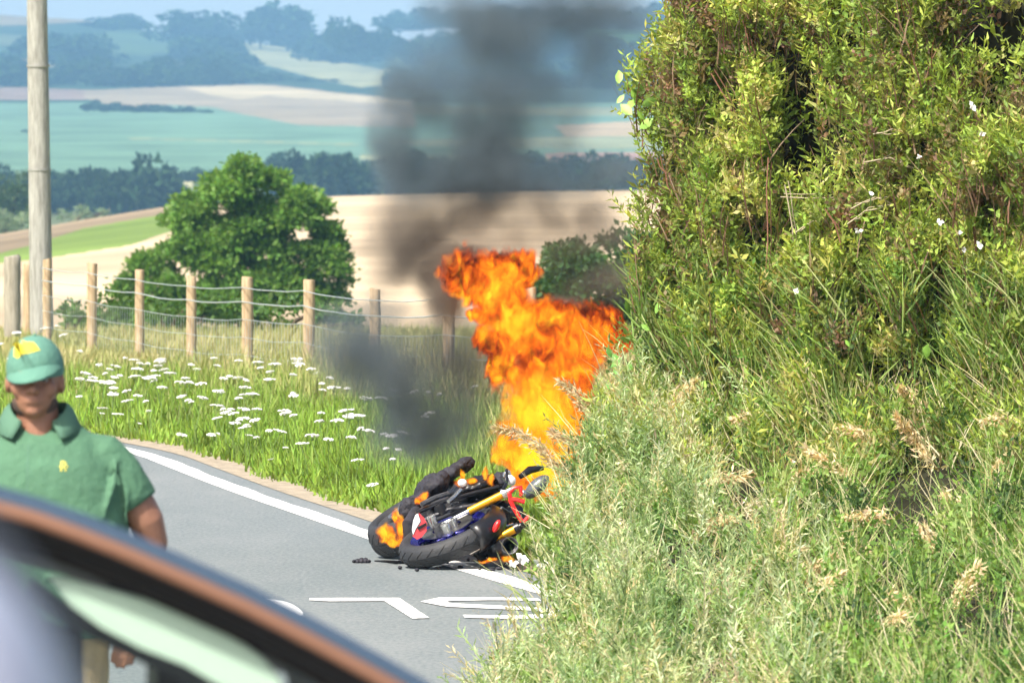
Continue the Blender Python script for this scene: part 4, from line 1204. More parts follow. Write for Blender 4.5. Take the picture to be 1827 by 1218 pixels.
def wheel(name, c, u, v, n, R, w, rimm, tread):
    M = Matrix(((u.x, v.x, n.x, c.x), (u.y, v.y, n.y, c.y), (u.z, v.z, n.z, c.z), (0, 0, 0, 1)))
    h = w / 2
    prof = [(R * .71, -h * .62), (R * .74, -h * .85), (R * .83, -h), (R * .90, -h * .93), (R * .955, -h * .68), (R * .99, -h * .34), (R, -h * .03), (R - .004, -.002), (R - .004, .002), (R, h * .03), (R * .99, h * .34), (R * .955, h * .68), (R * .90, h * .93), (R * .83, h), (R * .74, h * .85), (R * .71, h * .62), (R * .695, 0)]
    root = bpy.data.objects.new('wheel', None); COL.objects.link(root); root.parent = bike; root.matrix_parent_inverse = Matrix.Translation(-Vector(bike.location))
    root.location = c
    root['label'] = name
    mb = MB(); mb.lathe(prof, M, 72); t = mb.build('tyre', M_tyre); t.parent = root; t.matrix_parent_inverse = Matrix.Translation(-c)
    mb = MB(); mb.lathe([(R * .60, -h * .5), (R * .70, -h * .72), (R * .735, -h * .78), (R * .72, -h * .5), (R * .70, 0), (R * .72, h * .5), (R * .735, h * .78), (R * .70, h * .72), (R * .60, h * .5), (R * .57, 0)], M, 64)
    for k in range(10):
        a = k * math.pi / 5 + (.12 if k % 2 else -.12)
        p0 = c + (u * math.cos(a) + v * math.sin(a)) * R * .12; p1 = c + (u * math.cos(a) + v * math.sin(a)) * R * .62
        mb.tube([p0, p1], [.015, .010], 6)
    mb.tube([c - n * h * .9, c + n * h * .9], .032, 16)
    o = mb.build('rim', rimm); o.parent = root; o.matrix_parent_inverse = Matrix.Translation(-c)
    if tread:
        mb = MB()
        for k in range(26):
            for s in (-1, 1):
                a = k * 2 * math.pi / 26 + (.06 if s > 0 else 0)
                pts = []
                for q in range(4):
                    f = q / 3; an = a + f * .16; rr = R * (1.0008 - .045 * f ** 2); hh = s * h * (.12 + .55 * f)
                    pts.append(c + (u * math.cos(an) + v * math.sin(an)) * rr + n * hh)
                mb.tube(pts, .0022, 3)
        o = mb.build('tread_grooves', mat('groove', (.008, .008, .008), .9)); o.parent = root; o.matrix_parent_inverse = Matrix.Translation(-c); o['kind'] = 'stuff'
    for s in (-1, 1):
        mb = MB(); mb.lathe([(R * .28, s * h * .88), (R * .50, s * h * .88), (R * .50, s * h * .96), (R * .28, s * h * .96)], M, 48)
        o = mb.build('brake_disc', M_disc); o.parent = root; o.matrix_parent_inverse = Matrix.Translation(-c)
    return M
u1, v1, n1 = basis(21, 13)
c1 = Bp(804, 957)
wheel('front wheel with blue rim, lying towards us', c1, u1, v1, n1, .300, .125, M_blue, True)
u2, v2, n2 = basis(27, 9)
c2 = Bp(750, 926, 39.25)
wheel('wide rear wheel behind, tyre alight', c2, u2, v2, n2, .312, .195, M_eng, True)
# front mudguard: curved shell hugging the right end of the front tyre
mb = MB(); vs, fs = [], []
na, nh = 14, 9
for i in range(na):
    a = math.radians(-62 + 118 * i / (na - 1))
    for j in range(nh):
        f = j / (nh - 1) * 2 - 1
        rr = .318 - .055 * abs(f) ** 2.2 - .01 * (i in (0, na - 1)); hh = f * .078
        vs.append(c1 + (u1 * math.cos(a) + v1 * math.sin(a)) * rr + n1 * hh)
for i in range(na - 1):
    for j in range(nh - 1): fs.append((i * nh + j, i * nh + j + 1, (i + 1) * nh + j + 1, (i + 1) * nh + j))
mb.add(vs, fs); o = mb.build('mudguard', M_blk, bike)
sl = o.modifiers.new('solid', 'SOLIDIFY'); sl.thickness = .006
for p_ in (c1 + u1 * .24 + n1 * .088, Bp(812, 924, 38.2)):
    mb = MB(); mb.ellipsoid(p_, (.013, .012, .013), 10, 8); mb.build('glint_bead', M_sil, bike)  # chrome beads added to make the star-like glints
# forks
for (x0, y0, x1, y1, d) in ((836, 912, 896, 882, 38.28), (884, 962, 918, 944, 38.22)):
    f = empty('fork', tuple(Bp(x0, y0, d))); f.parent = bike; f.matrix_parent_inverse = Matrix.Translation(-Vector(bike.location))
    a, b = Bp(x0, y0, d), Bp(x1, y1, d); dr = (b - a).normalized()
    mb = MB(); mb.tube([a, a + dr * .002, b - dr * .002, b], [.019, .0215, .0215, .019], 20)
    o = mb.build('fork_tube', M_gold); o.parent = f; o.matrix_parent_inverse = Matrix.Translation(-a)
    mb = MB(); mb.tube([a - dr * .16, a], [.013, .014], 16); o = mb.build('slider', M_sil); o.parent = f; o.matrix_parent_inverse = Matrix.Translation(-a)
    mb = MB(); mb.tube([b, b + dr * .028], [.030, .030], 18); mb.tube([b + dr * .03, b + dr * .08], [.019, .017], 16)
    o = mb.build('clamp', M_sil if y0 < 930 else M_blk); o.parent = f; o.matrix_parent_inverse = Matrix.Translation(-a)
# caliper
mb = MB(); mb.ellipsoid(Bp(886, 938, 38.12), (.018, .02, .038), 14, 8, Matrix.Rotation(.45, 3, 'Y')); mb.build('caliper', M_red, bike)
# body masses
def ell(name, x, y, d, rx, rz, ry, m, ang=0, parent=bike):
    mb = MB(); mb.ellipsoid(Bp(x, y, d), (rx * D0 / F, ry, rz * D0 / F), 22, 14, Matrix.Rotation(-math.radians(ang), 3, 'Y'))
    o = mb.build(name, m, parent)
    t = bpy.data.textures.new('lump', 'CLOUDS'); t.noise_scale = .08; t.noise_depth = 3
    s_ = o.modifiers.new('sub', 'SUBSURF'); s_.levels = s_.render_levels = 2
    dm = o.modifiers.new('disp', 'DISPLACE'); dm.texture = t; dm.texture_coords = 'GLOBAL'; dm.strength = .055; dm.mid_level = .5
    return o
ell('engine', 830, 918, 38.85, 72, 26, .17, M_blk, 20)
ell('fuel_tank', 850, 878, 38.85, 52, 22, .15, M_blk, 18)
ell('side_fairing', 843, 868, 38.6, 46, 13, .12, M_blk, 20)
ell('side_fairing', 905, 925, 38.75, 34, 30, .10, M_blk, 30)
ell('shadow_lump', 880, 982, 38.5, 40, 15, .12, M_blk, 8)  # black lump standing in for the shadow beneath the bike
ell('seat', 772, 868, 39.2, 36, 22, .12, M_burnt, 38)
ell('tail_fairing', 822, 832, 39.5, 27, 13, .10, M_burnt, 30)
ell('rear_hugger', 733, 905, 39.0, 24, 18, .08, M_burnt, 40)
ell('headlamp_fairing', 888, 862, 38.7, 26, 16, .10, M_burnt, 30)
ell('seat', 752, 893, 39.1, 20, 16, .10, M_burnt, 40)
ell('tail_fairing', 800, 848, 39.3, 24, 14, .10, M_burnt, 35)
# panels
mb = MB(); mb.slab([Bp(*p, 38.2) for p in ((747, 915), (757, 925), (762, 934), (761, 947), (752, 958), (744, 962), (736, 956), (742, 945), (752, 930))], (0, .03, .004)); mb.build('side_panel', M_pink, bike, False)
mb = MB(); mb.slab([Bp(*p, 38.195) for p in ((746, 917), (750, 929), (741, 944), (737, 954), (735, 945), (737, 930), (741, 920))], (0, .03, .004)); mb.build('side_panel', M_wht, bike, False)
mb = MB(); mb.slab([Bp(*p, 38.19) for p in ((745, 940), (760, 932), (761, 936), (746, 945))], (0, .02, .002)); mb.build('panel_stripe', M_blk, bike, False)
mb = MB(); mb.capsule([Bp(729, 960, 38.6), Bp(730, 935, 38.6), Bp(742, 912, 38.7)], [.03, .04, .03]); mb.build('silencer_bracket', M_burnt, bike)
# mechanical clutter
rr = random.Random(5)
for (x, y, d, r, m, nm) in ((770, 924, 38.3, 8, M_sil, 'casing'), (795, 938, 38.2, 10, M_sil, 'casing'), (780, 941, 38.2, 8, M_eng, 'casing'), (808, 930, 38.25, 7, M_sil, 'casing'), (760, 908, 38.4, 12, M_eng, 'cover'), (782, 902, 38.4, 12, M_blk, 'cover'), (812, 903, 38.45, 13, M_eng, 'cover'), (830, 915, 38.5, 10, M_eng, 'casing')):
    ax = n1
    M = Matrix.Translation(Bp(x, y, d)) @ ax.to_track_quat('Z', 'Y').to_matrix().to_4x4()
    q = r * D0 / F
    mb = MB(); mb.lathe([(q * .2, 0.02), (q * .5, .02), (q * .55, .012), (q * .9, .012), (q, .004), (q, -.05), (q * .3, -.05)], M, 20)
    for k_ in range(6):
        a = k_ * math.pi / 3; p = M @ Vector((math.cos(a) * q * .75, math.sin(a) * q * .75, .014)); mb.ellipsoid(p, (.004, .004, .004), 6, 4)
    mb.build(nm, m, bike)
for pts, r, m, nm in (([(742, 915), (790, 895), (850, 878), (890, 868)], 4, M_blk, 'frame_tube'), ([(750, 930), (800, 908), (850, 900)], 3.5, M_eng, 'frame_tube'), ([(765, 935), (810, 915), (845, 905)], 2.5, M_blk, 'hose'),
                      ([(780, 950), (815, 935), (850, 925)], 2.2, M_eng, 'hose'), ([(800, 894), (811, 885), (822, 873)], 3.6, M_sil, 'footrest'), ([(752, 900), (775, 888), (800, 880)], 5, M_eng, 'subframe'),
                      ([(850, 890), (870, 905), (862, 925)], 2, M_blk, 'hose'), ([(895, 905), (910, 915), (905, 940)], 2.5, M_eng, 'hose'), ([(893, 935), (903, 938), (915, 934)], 2.2, M_sil, 'brake_pipe')):
    mb = MB(); mb.tube([Bp(a, b, 38.35 + i * .05) for i, (a, b) in enumerate(pts)], r * D0 / F, 8); mb.build(nm, m, bike)
mb = MB(); mb.ellipsoid(Bp(825, 861, 38.3), (.026, .02, .022), 12, 8); mb.build('footrest_end', M_wht, bike)
# red subframe around the steering head
for pts in ([(909, 878), (917, 870), (929, 868), (930, 884)], [(909, 878), (911, 893), (917, 906), (924, 918), (931, 930)], [(911, 890), (922, 891), (936, 895)], [(934, 932), (939, 926), (945, 920)]):
    mb = MB(); mb.tube([Bp(a, b, 38.15) for a, b in pts], .0125, 10); mb.build('red_bracket', M_red, bike)
ell('clip_on_bar', 905, 845, 38.5, 7, 9, .03, M_sil, 0); ell('bar_end', 911, 857, 38.35, 7, 6, .02, M_wht, 0)
mb = MB(); mb.tube([Bp(898, 872, 38.25), Bp(905, 858, 38.3), Bp(904, 838, 38.4)], .009, 8); mb.build('handlebar', M_blk, bike)
# screen and headlamp
mb = MB(); mb.ellipsoid(Bp(958, 868, 38.35), (.085, .05, .042), 24, 14, Matrix.Rotation(-.75, 3, 'Y')); mb.build('windscreen', M_screen, bike)
mb = MB(); mb.ellipsoid(Bp(934, 880, 38.25), (.016, .016, .022), 14, 10); mb.build('headlight', M_sil, bike)
mb = MB(); mb.tube([Bp(928, 850, 38.4), Bp(945, 838, 38.45), Bp(968, 834, 38.5)], [.014, .022, .015], 10); mb.build('screen_rim', M_blk, bike)
# silencer with its open end towards us
a, b = Bp(909, 973, 38.02), Bp(875, 985, 38.55)
zq = (a - b).normalized().to_track_quat('Z', 'Y').to_matrix().to_4x4()
mb = MB(); mb.lathe([(.030, -.10), (.030, .0), (.044, .012), (.050, 0), (.050, -.5), (.03, -.52), (.0301, -.12)], Matrix.Translation(a) @ zq, 28); mb.build('silencer', M_blk, bike)
mb = MB(); mb.lathe([(.040, .014), (.048, .006), (.046, .016)], Matrix.Translation(a) @ zq, 28); mb.build('silencer_ring', M_eng, bike)
# lever and melted scraps on the road
mb = MB(); mb.tube([Bp(722, 999, 38.7) + Vector((0, 0, -.015)), Bp(690, 1001, 38.6) + Vector((0, 0, 0)), Bp(668, 1000, 38.6)], [.012, .008, .004], 8); mb.build('lever', M_blk, bike)
mb = MB()
for (x, y, r) in ((632, 998, 3), (638, 1000, 3.5), (645, 997, 4), (652, 997, 4), (658, 1000, 3)):
    p = Bp(x, y, 38.75); p.z = r * .0032 + .003; mb.ellipsoid(p, (r * .0045, .02, r * .0032), 8, 6, Matrix.Rotation(r, 3, 'X'))
o = mb.build('melted_debris', M_burnt, origin=tuple(Bp(645, 1000, 38.75))); tag(o, 'small black melted scrap on the road left of the tyres', 'debris')
mb = MB()
for q in range(26):
    p = Vector((rr.uniform(-.62, .1), rr.uniform(37.9, 39.2), .012)); mb.ellipsoid(p, (rr.uniform(.008, .025), rr.uniform(.01, .03), .010), 6, 4)
o = mb.build('char_scraps', M_burnt); tag(o, 'black char fragments scattered under the motorcycle', 'debris', kind='stuff')

# ------------------------------------------------------------------ the man in green
M_skin = mat('skin', (.27, .13, .08), .5, noise=.12, nscale=25, bump=.1, bscale=90)
M_polo = mat('polo_green', (.062, .155, .088), .85, noise=.10, nscale=14, bump=.35, bscale=45)
M_polod = mat('polo_collar_green', (.07, .16, .105), .85)
M_cap = mat('cap_green', (.09, .22, .165), .85, bump=.3, bscale=60)
M_yel = mat('yellow_print', (.80, .70, .05), .7)
M_khaki = mat('khaki_cloth', (.42, .31, .15), .85, noise=.12, nscale=12, bump=.3, bscale=30)
PD = 20.8
man = empty('person', ((70 - CX) * PD / F, PD, 0), 'man in a green polo shirt and green cap standing on the road behind the car', 'person')
man.rotation_euler = (0, 0, 0)
def pbuild(mb, name, m, vox=None, smooth_it=4, disp=0, dscale=.1):
    o = mb.build(name, m); o.parent = man
    if vox:
        r = o.modifiers.new('join', 'REMESH'); r.mode = 'VOXEL'; r.voxel_size = vox; r.use_smooth_shade = True
        if disp:
            t = bpy.data.textures.new('cloth', 'CLOUDS'); t.noise_scale = dscale; t.noise_depth = 2
            dm = o.modifiers.new('disp', 'DISPLACE'); dm.texture = t; dm.strength = disp; dm.mid_level = .5
        s = o.modifiers.new('smooth', 'SMOOTH'); s.iterations = smooth_it; s.factor = .5
    return o
# the body: one joined surface
mb = MB()
hx = -.013
mb.ellipsoid((hx, .012, 1.640), (.076, .096, .108), 24, 16)                 # skull
mb.ellipsoid((hx, -.022, 1.575), (.060, .070, .066), 20, 12)               # jaw
mb.ellipsoid((hx, -.066, 1.535), (.026, .022, .020), 12, 8)                # chin
mb.ellipsoid((hx, -.078, 1.648), (.050, .016, .010), 12, 6)                # brow
mb.capsule([(hx, -.086, 1.640), (hx, -.100, 1.612), (hx, -.108, 1.598)], [.009, .012, .015], 10)   # nose
mb.ellipsoid((hx - .014, -.096, 1.594), (.009, .012, .008), 8, 6); mb.ellipsoid((hx + .014, -.096, 1.594), (.009, .012, .008), 8, 6)
mb.ellipsoid((hx, -.088, 1.569), (.026, .010, .006), 12, 6); mb.ellipsoid((hx, -.087, 1.560), (.023, .011, .007), 12, 6)   # lips
for s in (-1, 1):
    mb.ellipsoid((hx + s * .045, -.060, 1.600), (.024, .022, .028), 12, 8)     # cheek
    mb.ellipsoid((hx + s * .080, .010, 1.612), (.010, .020, .033), 12, 8, Matrix.Rotation(s * .25, 3, 'Z'))   # ear
mb.capsule([(0, .02, 1.40), (-.004, .015, 1.50), (-.010, .015, 1.57)], [.075, .064, .060], 18)    # neck
mb.capsule([(0, .03, 1.02), (0, .02, 1.2), (0, .02, 1.38)], [.145, .15, .09], 20)               # trunk
mb.capsule([(-.19, .03, 1.395), (.19, .03, 1.395)], [.055, .055], 16)
def arm(s, pts, rad, hand_dir):
    mb.capsule([Vector(p) for p in pts], rad, 16)
    w = Vector(pts[-1]); d = Vector(hand_dir).normalized(); side = Vector((0, -1, 0)).cross(d).normalized()
    pc = w + d * .05
    mb.capsule([w, w + d * .045, w + d * .085], [.026, .034, .032], 14)
    for k_ in range(4):
        o = side * (k_ - 1.5) * .019; L = (.065, .078, .073, .056)[k_]
        b0 = w + d * .095 + o; p1 = b0 + d * L * .5 + Vector((0, -.008, 0)); p2 = p1 + (d * .8 + Vector((0, .5, 0))).normalized() * L * .5
        mb.capsule([b0, p1, p2], [.0095, .0088, .0078], 8)
    t0 = w + d * .03 + side * .028 * -s; t1 = t0 + (d + side * -s * .8).normalized() * .04; t2 = t1 + d * .03
    mb.capsule([t0, t1, t2], [.012, .011, .009], 8)
arm(1, [(.20, .03, 1.385), (.262, .025, 1.30), (.318, .03, 1.20), (.335, .045, 1.14), (.315, .03, 1.03), (.285, .02, .93)], [.056, .058, .053, .046, .040, .028], (-.25, -.3, -.9))
arm(-1, [(-.20, .03, 1.385), (-.262, .025, 1.30), (-.305, .03, 1.20), (-.32, .03, 1.12), (-.33, -.04, 1.0), (-.33, -.10, .90)], [.056, .057, .052, .045, .038, .028], (0, -.35, -.9))
for s in (-1, 1):
    mb.capsule([(s * .095, .02, .92), (s * .11, .01, .50), (s * .12, .03, .10)], [.088, .058, .042], 14)
    mb.capsule([(s * .12, .04, .05), (s * .13, -.12, .03)], [.042, .034], 12)
body = pbuild(mb, 'body', M_skin, .0065, 3)
# eyes
M_eye = mat('eye_white', (.35, .33, .31), .3); M_iris = mat('iris', (.03, .02, .015), .2)
for s in (-1, 1):
    mb = MB(); mb.ellipsoid((hx + s * .032, -.075, 1.625), (.013, .011, .006), 12, 8); pbuild(mb, 'eye', M_eye)
    mb = MB(); mb.ellipsoid((hx + s * .032, -.087, 1.627), (.006, .003, .006), 10, 6); pbuild(mb, 'iris', M_iris)
    mb = MB(); mb.capsule([(hx + s * .016, -.088, 1.640), (hx + s * .035, -.087, 1.643), (hx + s * .052, -.074, 1.640)], [.0035, .004, .0025], 8); pbuild(mb, 'eyebrow', M_iris)
# hair under the cap
mb = MB(); mb.ellipsoid((hx, .020, 1.640), (.081, .097, .100), 24, 14, z0=-.35, z1=.3); h_ = pbuild(mb, 'hair', mat('dark_hair', (.03, .022, .018), .7, bump=.6, bscale=120))
h_.location.y = .012
# short beard along the jaw
mb = MB(); mb.ellipsoid((hx, -.004, 1.562), (.070, .070, .058), 20, 10, z0=-.95, z1=.1); pbuild(mb, 'beard', mat('beard', (.085, .055, .042), .85, bump=.7, bscale=150), .006, 2)
# polo shirt
mb = MB()
rings = [(.86, 0, .205, .150), (.95, .005, .232, .172), (1.05, .01, .262, .190), (1.14, .01, .268, .190), (1.22, .012, .262, .178), (1.30, .015, .250, .165), (1.37, .018, .232, .145), (1.41, .02, .205, .122), (1.45, .02, .172, .102), (1.485, .02, .125, .088), (1.51, .02, .094, .080), (1.525, .018, .080, .074)]
vs, fs = [], []; n = 40
for (z, yc, rx, ry) in rings:
    for k_ in range(n):
        a = 2 * math.pi * k_ / n; c, s = math.cos(a), math.sin(a)
        c = math.copysign(abs(c) ** .85, c); s = math.copysign(abs(s) ** .85, s)
        vs.append((rx * c, yc + ry * s, z - max(0, z - 1.44) * .85 * max(0, -s) ** 1.5))
for i in range(len(rings) - 1):
    for k_ in range(n): fs.append((i * n + k_, i * n + (k_ + 1) % n, (i + 1) * n + (k_ + 1) % n, (i + 1) * n + k_))
fs.append(tuple(range(n))[::-1]); fs.append(tuple((len(rings) - 1) * n + k_ for k_ in range(n)))
mb.add(vs, fs)
mb.tube([(.12, .02, 1.410), (.18, .02, 1.392), (.238, .022, 1.335), (.277, .025, 1.270), (.288, .026, 1.252)], [.060, .078, .076, .073, .071], 24)
mb.tube([(-.12, .02, 1.410), (-.18, .02, 1.392), (-.238, .022, 1.335), (-.277, .025, 1.270), (-.285, .026, 1.255)], [.060, .078, .076, .073, .071], 24)
# folds pulling from the armpit and down the chest
for pts, r in [([(.235, -.055, 1.39), (.225, -.10, 1.31), (.20, -.125, 1.22)], .010), ([(.255, -.045, 1.37), (.262, -.055, 1.28), (.262, -.075, 1.20)], .009), ([(.275, -.030, 1.37), (.288, -.045, 1.30), (.292, -.045, 1.26)], .008),
               ([(.19, -.13, 1.21), (.12, -.165, 1.23), (.06, -.17, 1.25)], .010), ([(.21, -.13, 1.16), (.14, -.175, 1.14), (.05, -.19, 1.13)], .012), ([(.20, -.135, 1.09), (.13, -.175, 1.06), (.04, -.19, 1.05)], .011),
               ([(-.20, -.10, 1.32), (-.17, -.14, 1.22), (-.13, -.17, 1.12)], .010), ([(-.09, -.14, 1.30), (-.08, -.17, 1.18), (-.07, -.185, 1.05)], .008), ([(.245, -.02, 1.15), (.248, -.03, 1.08), (.24, -.03, 1.0)], .012)]:
    mb.capsule(pts, [r * .5, r, r * .4], 8)
shirt = pbuild(mb, 'polo_shirt', M_polo, .0075, 9, .012, .11)
# collar: two standing flaps and open placket
def collar(a0, a1, n_=14):
    vs, fs = [], []
    for i in range(n_):
        a = math.radians(a0 + (a1 - a0) * i / (n_ - 1))
        droop = max(0, -math.sin(a))
        for (r, z) in ((.079, 1.505 - .035 * droop), (.083, 1.556 - .062 * droop), (.100, 1.540 - .065 * droop), (.124 + .012 * droop, 1.488 - .040 * droop)):
            vs.append((r * math.cos(a) * 1.02 + -.003, .018 + r * math.sin(a) * .98, z))
    for i in range(n_ - 1):
        for j in range(3): fs.append((i * 4 + j, i * 4 + j + 1, (i + 1) * 4 + j + 1, (i + 1) * 4 + j))
    return vs, fs
mb = MB(); mb.add(*collar(-58, 90)); mb.add(*collar(90, 238)); o = pbuild(mb, 'collar', M_polod); q = o.modifiers.new('s', 'SOLIDIFY'); q.thickness = .004
bpy.context.view_layer.update()
dg = bpy.context.evaluated_depsgraph_get()
def project(o, pts, y0=-1.0):
    ev = o.evaluated_get(dg); me = ev.to_mesh()
    bvh = BVHTree.FromPolygons([v.co[:] for v in me.vertices], [p.vertices[:] for p in me.polygons])
    res = []
    for (x, z) in pts:
        h = bvh.ray_cast(Vector((x, y0, z)), Vector((0, 1, 0)))[0]
        res.append(h if h else Vector((x, -.15, z)))
    ev.to_mesh_clear(); return res
def decal(name, o, grid_cells, m, off=.0025):
    """small patches laid proud on a surface; each cell is (x0,z0,x1,z1)"""
    mb = MB()
    for (x0, z0, x1, z1) in grid_cells:
        P = project(o, [(x0, z0), (x1, z0), (x1, z1), (x0, z1)])
        P = [p + Vector((0, -off, 0)) for p in P]; mb.slab(P, (0, .003, 0))
    q = mb.build(name, m, smooth=False); q.parent = man; return q
# chest emblem: a small stitched R with a sprig
s_ = .0042; ex_, ez_ = .071, 1.372
R = ["1110", "1001", "1001", "1110", "1010", "1001", "1001"]
cells = []
for r_, rowt in enumerate(R):
    for c_, ch in enumerate(rowt):
        if ch == '1': cells.append((ex_ + c_ * s_, ez_ + .012 - r_ * s_, ex_ + (c_ + 1) * s_, ez_ + .012 - (r_ - 1) * s_))
cells += [(ex_ - .004, ez_ - .002, ex_, ez_ + .002), (ex_ + .017, ez_ - .002, ex_ + .022, ez_ + .002)]
decal('chest_emblem', shirt, cells, mat('emblem_thread', (.62, .55, .10), .8))
decal('placket', shirt, [(-.028, z, -.024, z + .012) for z in np.arange(1.28, 1.44, .012)], M_polod, .001)
# cap with peak
mb = MB()
ctr = Vector((hx, .012, 1.658))
mb.ellipsoid(ctr, (.0865, .104, .098), 32, 14, Matrix.Rotation(.10, 3, 'X'), z0=-.18, z1=.999)
cap = pbuild(mb, 'cap', M_cap)
mb = MB(); vs, fs = [], []
for i in range(15):
    a = math.radians(-168 + 156 * i / 14)
    for j in range(6):
        f = j / 5
        x = hx + math.cos(a) * (.083 + .004 * f)
        y = .012 + math.sin(a) * (.096 + .062 * f * max(0, -math.sin(a)) ** .6)
        z = 1.668 + .016 * (x - hx) / .08 - .045 * f * max(0, -math.sin(a)) - .34 * max(0, abs(x - hx) - .01) ** 1.4 * (.5 + .6 * f)
        vs.append((x, y, z))
for i in range(14):
    for j in range(5): fs.append((i * 6 + j, i * 6 + j + 1, (i + 1) * 6 + j + 1, (i + 1) * 6 + j))
mb.add(vs, fs); o = pbuild(mb, 'cap_peak', M_cap); q = o.modifiers.new('s', 'SOLIDIFY'); q.thickness = .004
mb = MB(); mb.ellipsoid((hx, .0, 1.757), (.006, .006, .004), 10, 6); pbuild(mb, 'cap_button', M_cap)
bpy.context.view_layer.update(); dg = bpy.context.evaluated_depsgraph_get()
cells = []
for i in range(24):
    x = -.072 + i * .0033
    top = [ .020, .026, .030, .040, .046, .040, .036, .034, .033, .031, .030, .030, .029, .030, .030, .029, .030, .028, .027, .024, .020, .016, .012, .008][i]
    bot = [-.012, -.014, -.016, -.018, -.016, -.014, -.010, -.008, -.006, -.006, -.004, -.004, -.003, -.002, -.002, 0, 0, .001, .002, .002, .004, .005, .006, .005][i]
    zc = 1.708
    nzz = 3
    for q in range(nzz): cells.append((x, zc + bot + (top - bot) * q / nzz, x + .0028, zc + bot + (top - bot) * (q + 1) / nzz))
decal('cap_print', cap, cells, M_yel)
# trousers and shoes
mb = MB()
mb.capsule([(0, .02, .96), (0, .02, .90)], [.185, .18], 24)
for s in (-1, 1):
    mb.tube([(s * .09, .02, .95), (s * .10, .015, .72), (s * .11, .01, .50), (s * .118, .02, .30), (s * .12, .03, .07)], [.115, .108, .088, .080, .078], 20)
pbuild(mb, 'trousers', M_khaki, .010, 4, .02, .12)
for s in (-1, 1):
    mb = MB(); mb.capsule([(s * .12, .06, .055), (s * .125, -.03, .055), (s * .135, -.13, .042)], [.050, .050, .042], 16)
    pbuild(mb, 'shoe', mat('dark_leather', (.03, .025, .02), .5))

# ------------------------------------------------------------------ the copper-edged dark car in the foreground, seen from behind
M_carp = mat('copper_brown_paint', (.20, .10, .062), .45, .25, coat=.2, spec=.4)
M_carsky = mat('dark_gloss_roof', (.055, .085, .12), .18, .25, coat=.8)  # blue of the reflected sky put into the roof colour
M_rub = mat('black_rubber', (.006, .007, .009), .75, spec=.2)
M_int = mat('cabin_lining', (.05, .055, .06), .8)
M_mint = mat('pale_green_glare', (.62, .74, .62), .7)  # sky glare in the window, painted as a pale green strip
def glass_mat():
    m = bpy.data.materials.new('tinted_glass'); m.use_nodes = True; nt = m.node_tree; nt.nodes.remove(nt.nodes['Principled BSDF'])
    t = nt.nodes.new('ShaderNodeBsdfTransparent'); t.inputs[0].default_value = (.80, .86, .84, 1)
    g = nt.nodes.new('ShaderNodeBsdfGlossy'); g.inputs['Roughness'].default_value = .03
    fr = nt.nodes.new('ShaderNodeFresnel'); fr.inputs[0].default_value = 1.45
    mx = nt.nodes.new('ShaderNodeMixShader'); nt.links.new(fr.outputs[0], mx.inputs[0]); nt.links.new(t.outputs[0], mx.inputs[1]); nt.links.new(g.outputs[0], mx.inputs[2])
    nt.links.new(mx.outputs[0], nt.nodes['Material Output'].inputs['Surface']); return m
M_glass = glass_mat()
CD = 10.0
car = empty('parked_car', (-.95, 12.0, 0), 'dark car with a copper-brown roof edge, blurred across the lower left corner', 'car')
edge_px = [(-60, 852), (0, 872), (75, 893), (150, 920), (225, 950), (300, 983), (375, 1016), (450, 1050), (525, 1088), (600, 1128), (680, 1172), (760, 1218), (820, 1262), (868, 1320), (893, 1400), (905, 1520), (915, 1750), (922, 2100), (918, 2500), (905, 2850)]
half = [W(a, b, CD) for a, b in edge_px]
cxm = -.95
prof = [Vector((cxm, CD, half[0].z + .03)), Vector((cxm + .09, CD, half[0].z + .022))] + half
full = [Vector((2 * cxm - p.x, p.y, p.z)) for p in prof[:0:-1]] + prof
def inset(P, d):
    out = []
    for i, p in enumerate(P):
        t = (P[min(i + 1, len(P) - 1)] - P[max(i - 1, 0)]).normalized()
        nn_ = Vector((t.z, 0, -t.x))
        out.append(p + (nn_ if nn_.dot(Vector((cxm, CD, .9)) - p) > 0 else -nn_) * d)
    return out
def strip_between(A, B, name, m, ya=0, yb=0, parent=car):
    mb = MB(); vs = []
    for a, b in zip(A, B): vs += [a + Vector((0, ya, 0)), b + Vector((0, yb, 0))]
    mb.add(vs, [(2 * i, 2 * i + 1, 2 * i + 3, 2 * i + 2) for i in range(len(A) - 1)])
    o = mb.build(name, m, parent); q = o.modifiers.new('s', 'SOLIDIFY'); q.thickness = .004; q.offset = 0
    return o
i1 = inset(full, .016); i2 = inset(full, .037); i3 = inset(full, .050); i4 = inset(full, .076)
def fall(P, y, k): return [Vector((cxm + (p.x - cxm) * (1 - .07 * y), p.y + y, p.z - k * y * max(0, min(1, (p.z - .6) / 1.1)))) for p in P]
strip_between(fall(full, 1.5, .105), [p + Vector((0, .02, 0)) for p in full], 'roof_and_sides', M_carsky)
strip_between(full, i1, 'roof_edge', M_carsky, .02, -.012)
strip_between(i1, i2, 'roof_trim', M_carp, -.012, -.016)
strip_between(i2, i3, 'window_seal', M_rub, -.016, .0)
strip_between(i3, i4, 'window_frame', M_rub, .0, .03)
strip_between(fall(i3, 1.45, .105), [p + Vector((0, .05, 0)) for p in i3], 'roof_lining', M_int)
# rear window, below it the tailgate
zb = 1.18
win = [p + Vector((0, .03, 0)) for p in i4 if p.z > zb]
mb = MB(); mb.add(win, [tuple(range(len(win)))]); mb.build('rear_window', M_glass, car, False)
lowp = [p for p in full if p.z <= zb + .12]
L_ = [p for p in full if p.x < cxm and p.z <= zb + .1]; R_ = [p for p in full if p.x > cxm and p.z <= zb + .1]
mb = MB(); mb.slab([p + Vector((0, -.02, 0)) for p in L_] + [p + Vector((0, -.02, 0)) for p in R_], (0, .05, 0)); mb.build('tailgate', M_carp, car, False)
